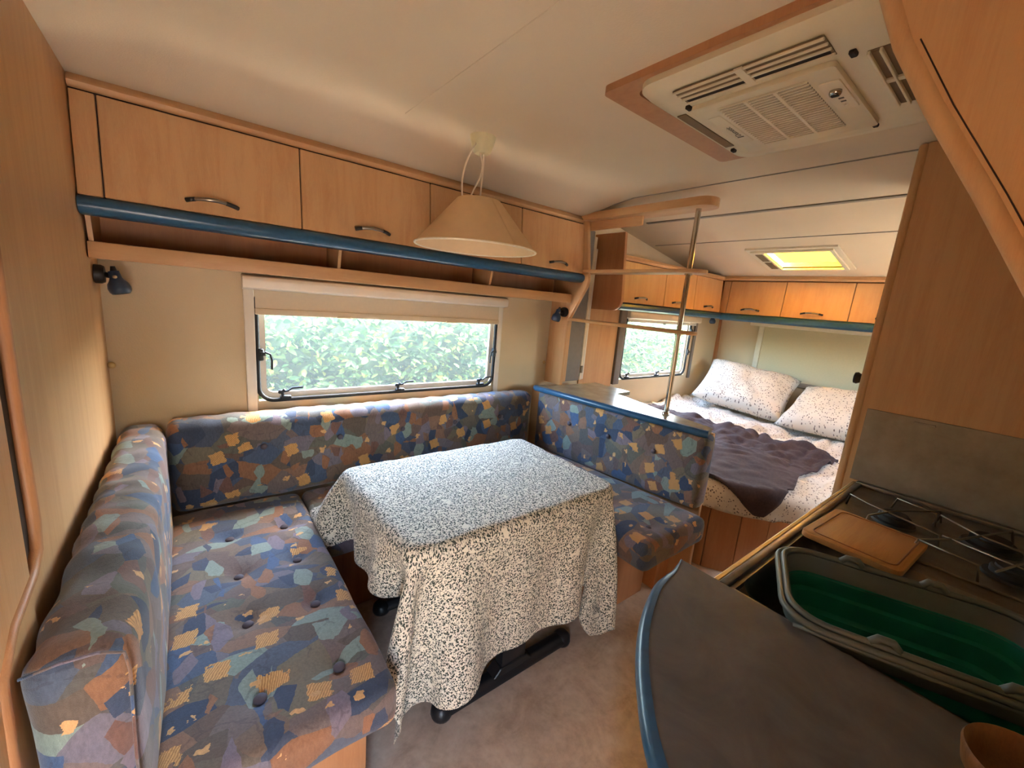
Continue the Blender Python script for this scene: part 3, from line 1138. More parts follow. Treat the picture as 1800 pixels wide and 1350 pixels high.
BUT = [(0.476, -0.407), (0.306, -0.407), (0.476, -0.645), (0.312, -0.648), (0.478, -0.884), (0.314, -0.872), (0.476, -1.130), (0.312, -1.120)]


def button(c, axis, r, parent):
    o = obj('button', lathe([(0, -0.004), (r, -0.003), (r * 1.02, 0.002), (r * 0.8, 0.006), (0, 0.008)], c, axis, 16), 'button_dark', parent, True)
    return o


# left seat
t = thing('seat_cushion', 'long patterned seat cushion with buttons on the left bench', 'cushion', (0.35, -0.70, SZ - 0.115), 'patterned dinette cushions')
obj('cover', cushion(0.128, 0.578, -1.262, -0.135, SZ - 0.115, SZ, 0.030, 0.014, (2, 1, 0.012), [(x, y, SZ, 0.028, 0.060, 2, 1) for x, y in BUT], 0.004, 8, 1.0), 'patch_fabric', t, True)
for x, y in BUT:
    button((x, y, SZ - 0.012), (0, 0, 1), 0.0135, t)
# window seat
t = thing('seat_cushion', 'patterned seat cushion on the window bench behind the table', 'cushion', (1.05, -0.34, SZ - 0.115), 'patterned dinette cushions')
BW = [(0.75, -0.26), (0.75, -0.42), (1.05, -0.26), (1.05, -0.42), (1.35, -0.26), (1.35, -0.42)]
obj('cover', cushion(0.584, 1.585, -0.55, -0.135, SZ - 0.115, SZ - 0.004, 0.030, 0.02, (2, 1, 0.012), [(x, y, SZ, 0.018, 0.055, 2, 1) for x, y in BW], 0.004, 8, 5.0), 'patch_fabric', t, True)
for x, y in BW:
    button((x, y, SZ - 0.010), (0, 0, 1), 0.0125, t)
# right seat
t = thing('seat_cushion', 'patterned seat cushion on the right bench below the divider', 'cushion', (1.8, -0.7, SZ - 0.115), 'patterned dinette cushions')


def fold_r(p, u, n):
    # follow the slightly angled divider
    p = p.copy()
    p[0] += max(0.0, -(p[1] + 0.15)) * 0.075 * max(0, u[0] * 0.5 + 0.5)
    return p


BR = [(1.74, -0.40), (1.74, -0.66), (1.74, -0.92), (1.74, -1.14)]
obj('cover', cushion(1.59, 1.985, -1.240, -0.135, SZ - 0.125, SZ, 0.034, 0.018, (2, 1, 0.012), [(x, y, SZ, 0.018, 0.055, 2, 1) for x, y in BR], 0.004, 8, 9.0, fold_r), 'patch_fabric', t, True)
for x, y in BR:
    button((x, y, SZ - 0.008), (0, 0, 1), 0.0125, t)


# backrests
def fold_left(p, u, n):
    """gathers across the rounded top of the left backrest"""
    p = p.copy()
    if u[2] > 0.2:
        w = min(1, (u[2] - 0.2) / 0.5)
        ridge = math.sin(p[1] * 62 + 2.2 * math.sin(p[1] * 9) + 1.5 * mnoise.noise(Vector((p[0] * 14, p[1] * 6, 2.0))))
        p += n * ridge * 0.0034 * w * (0.5 + 0.7 * mnoise.noise(Vector((p[1] * 4, p[0] * 6, 7.0))) + 0.2)
    return p


t = thing('backrest_cushion', 'patterned backrest cushion against the beech bulkhead, wrinkled on top', 'cushion', (0.07, -0.65, 0.37), 'patterned dinette cushions')
obj('cover', cushion(0.016, 0.136, -1.252, -0.030, 0.37, 0.815, 0.042, 0.0125, (0, 1, 0.016), (), 0.004, 8, 3.0, fold_left), 'patch_fabric', t, True)
obj('piping', tube([(0.022, -1.2545, 0.805), (0.06, -1.2575, 0.812), (0.10, -1.2575, 0.810), (0.128, -1.2555, 0.795), (0.132, -1.2545, 0.76), (0.128, -1.255, 0.60), (0.128, -1.255, 0.40)], 0.0022, 8), 'patch_fabric', t, True)


def fold_top(p, u, n):
    p = p.copy()
    if u[2] > 0.45:
        w = min(1, (u[2] - 0.45) / 0.4)
        p += n * math.sin(p[0] * 70 + 3 * math.sin(p[0] * 7)) * 0.0022 * w
    return p


t = thing('backrest_cushion', 'long patterned backrest cushion below the window', 'cushion', (1.03, -0.07, SZ - 0.01), 'patterned dinette cushions')
BB = [(0.45 + 0.30 * k, 0.70) for k in range(5)]
obj('cover', cushion(0.142, 1.905, -0.142, -0.004, SZ - 0.012, 0.826, 0.045, 0.02, (1, -1, 0.014), [(x, -0.14, z, 0.016, 0.05, 1, -1) for x, z in BB], 0.004, 7, 6.0, fold_top), 'patch_fabric', t, True)
for x, z in BB:
    button((x, -0.146, z), (0, -1, 0), 0.012, t)
# divider: its front runs at a small angle
DA = math.atan2(0.14, 1.05)


def div_x(y):
    return 1.905 + (-0.02 - y) * 0.125


def fold_div(p, u, n):
    p = p.copy()
    p[0] += (div_x(p[1]) - 1.945) + 0.055
    return p


t = thing('backrest_cushion', 'patterned backrest cushion under the blue edged ledge', 'cushion', (2.0, -0.68, 0.5), 'patterned dinette cushions')
BD = [(-0.42, 0.70), (-0.68, 0.70), (-0.94, 0.70)]
obj('cover', cushion(1.895, 1.985, -1.178, -0.150, 0.476, 0.842, 0.028, 0.016, (0, -1, 0.014), [(1.9, y, z, 0.014, 0.05, 0, -1) for y, z in BD], 0.003, 7, 8.0, fold_div), 'patch_fabric', t, True)
for y, z in BD:
    button((div_x(y) - 0.002, y, z), (-1, -0.12, 0), 0.012, t)

# ------------------------------------------------------------------ divider between dinette and bed
dv = thing('room_divider', 'beech divider with ledge, chrome pole and three open shelves', 'divider', (2.12, -0.6, 0))
LZ = 0.868
led = [(div_x(-0.045), -0.045), (div_x(-1.19), -1.19), (2.155, -1.175), (2.20, -0.86), (2.275, -0.55), (2.285, -0.47), (2.44, -0.46), (2.44, -0.004), (2.136, -0.004), (2.136, -0.16), (2.105, -0.16), (2.105, -0.004), (div_x(-0.045) + 0.03, -0.004)]
led = [(div_x(-0.13) + 0.01, -0.13), (div_x(-1.17) + 0.01, -1.168), (2.135, -1.150), (2.19, -0.86), (2.275, -0.55), (2.285, -0.47), (2.44, -0.46), (2.44, -0.166), (2.0, -0.166), (2.0, -0.13)]
obj('ledge', prism(led, 'z', LZ - 0.024, LZ, 0.002, 1), 'ledge_laminate', dv)
# blue edge, rounded
b = bmesh.new()
prof = []
for k in range(9):
    a = math.radians(90 + 180 * k / 8)
    prof.append((0.016 * math.cos(a), LZ - 0.015 + 0.0165 * math.sin(a)))
prof += [(0.012, LZ - 0.0315), (0.012, LZ + 0.0015)]
stations = [(div_x(-0.125) + 0.012, -0.125), (div_x(-0.14), -0.14), (div_x(-0.6), -0.6), (div_x(-1.15), -1.15), (div_x(-1.15) + 0.010, -1.172)]
rings = []
for i, s in enumerate(stations):
    a = Vector(stations[max(0, i - 1)] ); c = Vector(stations[min(len(stations) - 1, i + 1)])
    tdir = (Vector(c) - Vector(a)).normalized()
    nrm = Vector((-tdir.y, tdir.x))        # points to +x side
    rings.append([b.verts.new((s[0] + nrm.x * q[0] * -1 * -1, s[1] + nrm.y * q[0], q[1])) for q in prof])
for A, B in zip(rings, rings[1:]):
    for k in range(len(prof)):
        b.faces.new((A[k], A[(k + 1) % len(prof)], B[(k + 1) % len(prof)], B[k]))
b.faces.new(rings[0]); b.faces.new(list(reversed(rings[-1])))
bmesh.ops.recalc_face_normals(b, faces=list(b.faces))
obj('blue_edge', b, 'blue_trim', dv, 'auto', label='rounded blue ledge edge')
# panel under the ledge
obj('divider_panel', prism([(div_x(-0.01) + 0.10, -0.01), (div_x(-1.16) + 0.086, -1.160), (div_x(-1.16) + 0.108, -1.160), (div_x(-0.01) + 0.122, -0.01)], 'z', 0.0, LZ - 0.025, 0.003, 1), 'wood_v', dv)
obj('divider_foot', prism([(div_x(-0.9) + 0.0, -0.45), (div_x(-1.05) - 0.02, -1.06), (div_x(-1.05) + 0.09, -1.06), (div_x(-0.9) + 0.07, -0.45)], 'z', 0.0, 0.34, 0.003, 1), 'wood_deep', dv)


# pole and shelves
PX, PY = 2.150, -0.897
pole = obj('pole', tube([(PX, PY, LZ), (PX, PY, 1.90)], 0.0125, 20, caps=True), 'chrome', dv, 'auto')
obj('pole_foot', lathe([(0, 0), (0.02, 0), (0.02, 0.004), (0.0145, 0.012), (0, 0.012)], (PX, PY, LZ), (0, 0, 1), 24), 'chrome', pole, 'auto')


def shelf_board(z0, z1, xa, xb, y_end, y0=-0.16, skew=0.0):
    """board along y with a rounded free end"""
    xc, r = (xa + xb) / 2, (xb - xa) / 2
    pts = [(xa + skew, y0), ]
    n = 10
    for k in range(n + 1):
        a = math.radians(180 + 180 * k / n)
        pts.append((xc + r * math.cos(a), y_end + r + r * math.sin(a)))
    pts.append((xb + skew, y0))
    return prism(pts, 'z', z0, z1, 0.004, 2)


obj('shelf', shelf_board(1.865, 1.905, 2.085, 2.215, -0.985, -0.20), 'wood_y', dv, 'auto')
obj('shelf_fascia', box(2.136, 2.150, -0.60, -0.20, 1.815, 1.866, 0.003, 1), 'wood_y', dv)
obj('shelf', shelf_board(1.570, 1.588, 2.100, 2.205, -0.985, -0.20), 'wood_y', dv, 'auto')
obj('shelf', shelf_board(1.280, 1.297, 2.100, 2.205, -0.985, -0.165), 'wood_y', dv, 'auto')
b = bmesh.new()
for z in (1.57, 1.28):
    lathe([(0.0126, -0.008), (0.018, -0.008), (0.018, 0.0), (0.0126, 0.0)], (PX, PY, z), (0, 0, 1), 20, b)
obj('pole_collar', b, 'chrome', pole, 'auto')

# end board of the bedroom cabinets and sliding door track
sd2 = thing('sliding_door_frame', 'narrow beech and grey plastic sliding door frame beside the bed window', 'door frame', (2.36, -0.05, 0.87))
obj('wood_post', box(2.145, 2.215, -0.10, -0.003, LZ + 0.001, 1.85, 0.004, 1), 'wood_v', sd2)
obj('folded_door', box(2.22, 2.36, -0.085, -0.004, LZ + 0.001, 1.86, 0.004, 1), 'grey_plastic', sd2)
obj('white_track', box(2.375, 2.400, -0.075, -0.003, LZ + 0.001, 1.83, 0.004, 1), 'cream_plastic', sd2)
obj('white_track', box(2.412, 2.432, -0.06, -0.003, LZ + 0.001, 1.76, 0.004, 1), 'white_plastic', sd2)
obj('wall_board', box(2.44, 2.812, -0.010, -0.001, 0.60, 1.40, 0.002, 1), 'wood_v', sd2, label='pale beech wall board')
obj('lock', box(2.378, 2.396, -0.082, -0.074, 0.92, 0.97, 0.002, 1), 'handle_metal', sd2)

# ------------------------------------------------------------------ bedroom overhead cabinets
bc = thing('overhead_cabinet', 'beech overhead cabinet with blue rail above the small bed window', 'cabinet', (3.15, -0.12, 1.39))
obj('body', prism([(-0.001, 1.715), (-0.225, 1.715), (-0.232, 1.415), (-0.001, 1.415)], 'x', 2.482, 3.87), 'wood_dark', bc)
ebp = [(-0.003, 1.365)]
for k in range(9):
    a = math.radians(270 - 90 * k / 8)
    ebp.append((-0.215 + 0.075 * math.cos(a), 1.44 + 0.075 * math.sin(a)))
ebp += [(-0.252, 1.86), (-0.003, 1.86)]
obj('end_panel', prism(ebp, 'x', 2.45, 2.475, 0.003, 1), 'wood_deep', bc, label='dark beech end board with rounded corner')
for a, c, hxx in ((2.48, 2.985, 2.70), (2.99, 3.405, 3.16), (3.41, 3.835, 3.63)):
    d = obj('door', prism([(-0.228, 1.690), (-0.244, 1.690), (-0.256, 1.425), (-0.240, 1.425)], 'x', a, c, 0.002, 1), 'wood_v', bc)
    bow_handle(hxx, -0.256, 1.458, 0.14, d)
obj('cornice', prism([(-0.20, 1.695), (-0.242, 1.695), (-0.252, 1.708), (-0.244, 1.726), (-0.20, 1.726)], 'x', 2.478, 3.85), 'wood_x', bc)
obj('rail', prism([(-0.20, 1.372), (-0.245, 1.372), (-0.266, 1.382), (-0.272, 1.398), (-0.266, 1.414), (-0.245, 1.424), (-0.20, 1.424)], 'x', 2.478, 3.86), 'blue_trim', bc, 'auto', label='blue rail')
obj('underside', box(2.48, 3.87, -0.235, -0.002, 1.378, 1.41), 'wood_x', bc)

fc = thing('overhead_cabinet', 'beech overhead cabinet with blue rail across the far end above the pillows', 'cabinet', (4.15, -1.2, 1.37))
obj('body', prism([(FX - 0.002, 1.70), (3.905, 1.715), (3.885, 1.415), (FX - 0.002, 1.415)], 'y', NY + 0.002, -0.002), 'wood_dark', fc)
for a, c, hy in ((-0.712, -0.297, -0.488), (-1.138, -0.717, -0.92), (-1.60, -1.143, -1.36), (-2.08, -1.605, -1.84)):
    d = obj('door', prism([(3.880, 1.690), (3.896, 1.690), (3.880, 1.425), (3.864, 1.425)], 'y', a, c, 0.002, 1), 'wood_v', fc)
    bow_handle(hy, 3.866, 1.458, 0.14, d, 'y')
obj('corner_panel', prism([(3.882, 1.690), (3.896, 1.690), (3.880, 1.425), (3.866, 1.425)], 'y', -0.292, -0.235, 0.002, 1), 'wood_v', fc)
obj('cornice', prism([(3.92, 1.697), (3.874, 1.697), (3.866, 1.71), (3.874, 1.732), (3.92, 1.732)], 'y', NY + 0.01, -0.22), 'wood_y', fc)
obj('rail', prism([(3.90, 1.365), (3.868, 1.365), (3.850, 1.378), (3.846, 1.396), (3.850, 1.412), (3.868, 1.424), (3.90, 1.424)], 'y', NY + 0.01, -0.255), 'blue_trim', fc, 'auto', label='blue rail')
obj('underside', box(3.89, FX - 0.004, NY + 0.004, -0.004, 1.385, 1.412), 'wood_y', fc)

# ------------------------------------------------------------------ roof hatch
hk = thing('roof_hatch', 'square roof hatch with glowing yellow pane over the bed', 'hatch', (3.47, -0.92, 1.78))
hs = -0.215 / 1.2


def hz(x):
    return ZC + (x - 2.67) * hs


def sloped(b):
    for v in b.verts:
        v.co.z += hz(v.co.x)
    return b


def sring(x0, x1, y0, y1, w, z0, z1, wl=None):
    b = bmesh.new()
    wl = w if wl is None else wl
    box(x0, x0 + w, y0, y1, z0, z1, bm=b)
    box(x1 - w, x1, y0, y1, z0, z1, bm=b)
    box(x0 + w, x1 - w, y1 - wl, y1, z0, z1, bm=b)
    box(x0 + w, x1 - w, y0, y0 + w, z0, z1, bm=b)
    return sloped(b)


obj('hatch_frame', sring(3.235, 3.690, -1.165, -0.645, 0.026, -0.012, -0.001), 'cream_plastic', hk)
obj('inner_frame', sring(3.262, 3.664, -1.138, -0.672, 0.022, -0.022, -0.002, 0.075), 'cream_plastic', hk)
for a, c in ((3.30, 3.44), (3.47, 3.61)):
    obj('vent_slot', sloped(box(a, c, -0.735, -0.69, -0.0245, -0.0215)), 'vent_mid', hk)
obj('hatch_pane', sloped(box(3.284, 3.642, -1.116, -0.747, 0.028, 0.033)), 'hatch_pane', hk, label='yellowed translucent pane')
for xa_ in (3.28, 3.642):
    obj('shaft_side', sloped(box(xa_, xa_ + 0.004, -1.12, -0.74, -0.01, 0.03)), 'cream_plastic', hk)

# ------------------------------------------------------------------ bed
BZ, BFX, BRY, BRR = 0.56, 2.27, -1.50, 0.45
bb = thing('bed_base', 'beech plank bed base with curved end', 'bed', (3.3, -0.7, 0))


def bed_outline(ins):
    """plan outline of the bed, inset by ins"""
    x0, y0, r = BFX + ins, BRY + ins, BRR
    pts = [(FX - 0.07, -0.005), (x0, -0.005)]
    for k in range(9):
        a = math.radians(180 + 90 * k / 8)
        pts.append((x0 + r + r * math.cos(a), y0 + r + r * math.sin(a)))
    pts.append((FX - 0.07, y0))
    return pts


def outline_strip(p, q, z0, z1, th):
    d = (Vector(q) - Vector(p)).normalized()
    n = Vector((d.y, -d.x)) * th
    return prism([p, q, (q[0] + n.x, q[1] + n.y), (p[0] + n.x, p[1] + n.y)], 'z', z0, z1, 0.002, 1)


op = bed_outline(0.13)
obj('body', prism([(p[0] + 0.03, p[1] + 0.03 if p[1] < -0.5 else p[1]) for p in op], 'z', 0.0, 0.40), 'wood_dark', bb)
# vertical planks round the foot end
path = [Vector(op[1])] + [Vector(p) for p in op[2:]]
seglen = [(path[i + 1] - path[i]).length for i in range(len(path) - 1)]
tot = sum(seglen)


def along(s):
    for i, L in enumerate(seglen):
        if s <= L or i == len(seglen) - 1:
            return path[i] + (path[i + 1] - path[i]) * min(1, s / L)
        s -= L


s = 0.0
while s < tot - 0.05:
    e = min(s + 0.155, tot)
    a, c = along(s + 0.002), along(e - 0.002)
    obj('plank', outline_strip((a.x, a.y), (c.x, c.y), 0.0, 0.43, -0.018), 'wood_deep', bb)
    s = e


def drape(u, v, lift=0.0):
    """bed surface: (u,v) plan coordinates may run past the outline, then the cloth hangs down"""
    r = BRR
    cx, cy = BFX + r, BRY + r
    out = 0.0
    x, y = u, v
    if u < cx and v < cy:
        d = Vector((u - cx, v - cy))
        if d.length > r:
            out = d.length - r
            d.normalize()
            x, y = cx + d.x * r, cy + d.y * r
        nd = d.normalized() if d.length > 0 else Vector((-1, 0))
        inn = max(0.0, r - (Vector((u - cx, v - cy))).length)
    elif u < BFX:
        out = BFX - u; x = BFX; nd = Vector((-1, 0)); inn = 0
    elif v < BRY:
        out = BRY - v; y = BRY; nd = Vector((0, -1)); inn = 0
    else:
        if u - BFX < v - BRY:
            nd = Vector((-1, 0)); inn = u - BFX
        else:
            nd = Vector((0, -1)); inn = v - BRY
    R = 0.05
    rump = 0.020 * mnoise.noise(Vector((u * 3.1, v * 3.4, 1.0))) + 0.012 * abs(mnoise.noise(Vector((u * 7 + 3 * mnoise.noise(Vector((u * 2, v * 2, 5))), v * 8, 2.0)))) * 1.6 \
        + 0.010 * abs(mnoise.noise(Vector((u * 15 + 2 * mnoise.noise(Vector((u * 4, v * 4, 9))), v * 12, 4.0)))) - 0.012 * abs(mnoise.noise(Vector((u * 5 + v * 3, v * 6 - u * 2, 6.0))))
    flat = min(1, max(0.25, (u - BFX - 0.30) / 0.5))
    z = BZ + rump * flat * 2.4
    z += 0.05 * max(0.0, min(1, (v + 0.55) / 0.5)) * max(0, min(1, (u - 2.9) / 0.5))
    if out > 0:
        ang = min(math.pi / 2, out / R)
        rest = max(0.0, out - R * math.pi / 2)
        o2 = R * math.sin(ang)
        wav = 0.014 * math.sin((x - y) * 19) * min(1, rest / 0.1)
        x += nd.x * (o2 - R * 0.6 + wav); y += nd.y * (o2 - R * 0.6 + wav)
        z = z - R * (1 - math.cos(ang)) - rest
        x += nd.x * lift; y += nd.y * lift
        z += lift * math.cos(ang)
    else:
        k = max(0, 1 - inn / 0.05)
        x -= nd.x * R * 0.6 * k * k; y -= nd.y * R * 0.6 * k * k
        z += lift
    return (x, y, z)


def limit(u, v, mx):
    """pull a plan point back so that it hangs at most mx over the bed edge"""
    cx, cy = BFX + BRR, BRY + BRR
    if u < cx and v < cy:
        d = Vector((u - cx, v - cy))
        if d.length > BRR + mx:
            d.normalize()
            return (cx + d.x * (BRR + mx), cy + d.y * (BRR + mx)), True
        return (u, v), False
    c = (max(u, BFX - mx), max(v, BRY - mx))
    return c, c != (u, v)


def sheet(name, mat, pts, lift=0.0, thick=0.006, mx=0.16):
    """cloth laid on the bed; pts is a grid of plan coordinates"""
    b = bmesh.new()
    uvl = b.loops.layers.uv.new('UVMap')
    ni, nj = len(pts), len(pts[0])
    lim = [[limit(u, v, mx + 0.012 * math.sin(u * 9) * math.cos(v * 7)) for u, v in row] for row in pts]
    vt = [[b.verts.new(drape(*q[0], lift)) for q in row] for row in lim]
    for i in range(ni - 1):
        for j in range(nj - 1):
            q = ((i, j), (i + 1, j), (i + 1, j + 1), (i, j + 1))
            if all(lim[a][c][1] for a, c in q):
                continue
            f = b.faces.new([vt[a][c] for a, c in q])
            for lp, (a, c) in zip(f.loops, q):
                lp[uvl].uv = lim[a][c][0]
    loose = [v for v in b.verts if not v.link_faces]
    bmesh.ops.delete(b, geom=loose, context='VERTS')
    bmesh.ops.recalc_face_normals(b, faces=list(b.faces))
    o = obj(name, b, mat, None, True)
    m = o.modifiers.new('thickness', 'SOLIDIFY')
    m.thickness = thick
    m.offset = -1
    return o


mat_t = prism(bed_outline(0.03), 'z', 0.40, BZ - 0.075, 0.02, 3)
tag(obj('mattress', mat_t, 'mattress', None, 'auto'), 'mattress on the bed base under the flowered duvet', 'mattress')
us = list(np.linspace(BFX - 0.19, FX - 0.10, 120))
vs_ = list(np.linspace(BRY - 0.19, -0.012, 90))
duv = sheet('duvet', 'flower_cotton', [[(u, v) for v in vs_] for u in us], thick=0.012)
tag(duv, 'rumpled white flowered duvet spread over the bed', 'duvet')


def blanket_pt(s_, t_):
    """throw: s from the foot end, t from the window side; the near corner hangs over the edge"""
    u = 2.33 + s_ * 0.97 + 0.03 * math.sin(t_ * 5) + 0.10 * t_ * s_
    v = -0.10 - t_ * 1.27 - 0.02 * math.sin(s_ * 9)
    k = max(0, 1 - math.hypot(s_, (1 - t_) * 1.1) / 0.45)
    return (u - 0.06 * k, v - 0.05 * k)


bk = sheet('throw_blanket', 'brown_blanket', [[blanket_pt(i / 80, j / 90) for j in range(91)] for i in range(81)], 0.016, 0.009, 0.14)
tag(bk, 'dark brown throw lying across the foot of the bed', 'blanket')


def pillow(name, label, c, size, rot, seed):
    """two cushioned faces pinched at the corners"""
    b = bmesh.new()
    uvl = b.loops.layers.uv.new('UVMap')
    n = 26
    hx_, hy_, hz_ = size
    E = rot
    grid = {}
    for s in (1, -1):
        for i in range(n + 1):
            for j in range(n + 1):
                a, d = i / n * 2 - 1, j / n * 2 - 1
                if s == -1 and (abs(a) == 1 or abs(d) == 1):
                    grid[s, i, j] = grid[1, i, j]
                    continue
                prof = ((1 - a ** 4) * (1 - d ** 4)) ** 0.5
                x = hx_ * a * (1 - 0.10 * (1 - abs(d)) ** 0 * (d * d) * 0 - 0.07 * (1 - d * d))
                y = hy_ * d * (1 - 0.07 * (1 - a * a))
                z = s * hz_ * prof
                z += (0.018 * mnoise.noise(Vector((x * 6 + seed, y * 6, s * 2))) + 0.008 * mnoise.noise(Vector((x * 16 + seed, y * 16, s * 2)))) * prof ** 0.5
                grid[s, i, j] = b.verts.new(Vector(c) + E @ Vector((x, y, z)))
        for i in range(n):
            for j in range(n):
                q = [(i, j), (i + 1, j), (i + 1, j + 1), (i, j + 1)]
                if s == -1:
                    q.reverse()
                f = b.faces.new([grid[s, a, d] for a, d in q])
                for lp, (a, d) in zip(f.loops, q):
                    lp[uvl].uv = (a / n * hx_ * 2 + seed, d / n * hy_ * 2)
    bmesh.ops.recalc_face_normals(b, faces=list(b.faces))
    o = obj(name, b, 'flower_cotton', None, True)
    return tag(o, label, 'pillow')


def eul(*d):
    from mathutils import Euler
    return Euler([math.radians(v) for v in d]).to_matrix()


pillow('pillow', 'plump flowered pillow in the corner by the small window', (4.02, -0.50, 0.80), (0.25, 0.36, 0.115), eul(8, -38, 6), 1.0)
pillow('pillow', 'flowered pillow nearest the tall beech partition', (3.98, -1.19, 0.76), (0.25, 0.33, 0.105), eul(-4, -34, -6), 4.0)

# ------------------------------------------------------------------ table
TX0, TX1, TY0, TY1, TZ = 0.655, 1.520, -1.132, -0.500, 0.70
tb_ = thing('dining_table', 'dinette table with black twin column legs under the patterned cloth', 'table', (1.09, -0.8, 0))
obj('tabletop', prism(round_rect(TX0 + 0.014, TX1 - 0.014, TY0 + 0.014, TY1 - 0.014, 0.04, 5), 'z', TZ - 0.028, TZ - 0.004, 0.008, 3), 'wood_x', tb_, 'auto')
for fy in (-1.040, -0.490):
    cy_ = fy if fy < -0.8 else -0.58
    ft = prism([(fy - 0.034, 0.012), (fy - 0.030, 0.030), (fy - 0.014, 0.046), (fy + 0.014, 0.046), (fy + 0.030, 0.030), (fy + 0.034, 0.012)], 'x', 0.822, 1.390, 0.006, 2)
    fo = obj('foot', ft, 'table_black', tb_, 'auto')
    for ex in (0.828, 1.384):
        b = bmesh.new()
        lathe([(0, 0.002), (0.034, 0.002), (0.037, 0.012), (0.034, 0.034), (0.022, 0.047), (0, 0.05)], (ex, fy, 0), (0, 0, 1), 20, b)
        obj('end_cap', b, 'table_black', fo, True)
    obj('column', box(1.055, 1.165, fy - 0.022 if fy < -0.8 else fy - 0.04, fy + 0.022, 0.035, TZ - 0.03, 0.006), 'table_black', tb_, 'auto')
    obj('bracket', prism([(1.02, 0.044), (1.20, 0.044), (1.17, 0.075), (1.05, 0.075)], 'y', fy - 0.026, fy + 0.026, 0.003, 1), 'table_black', tb_)


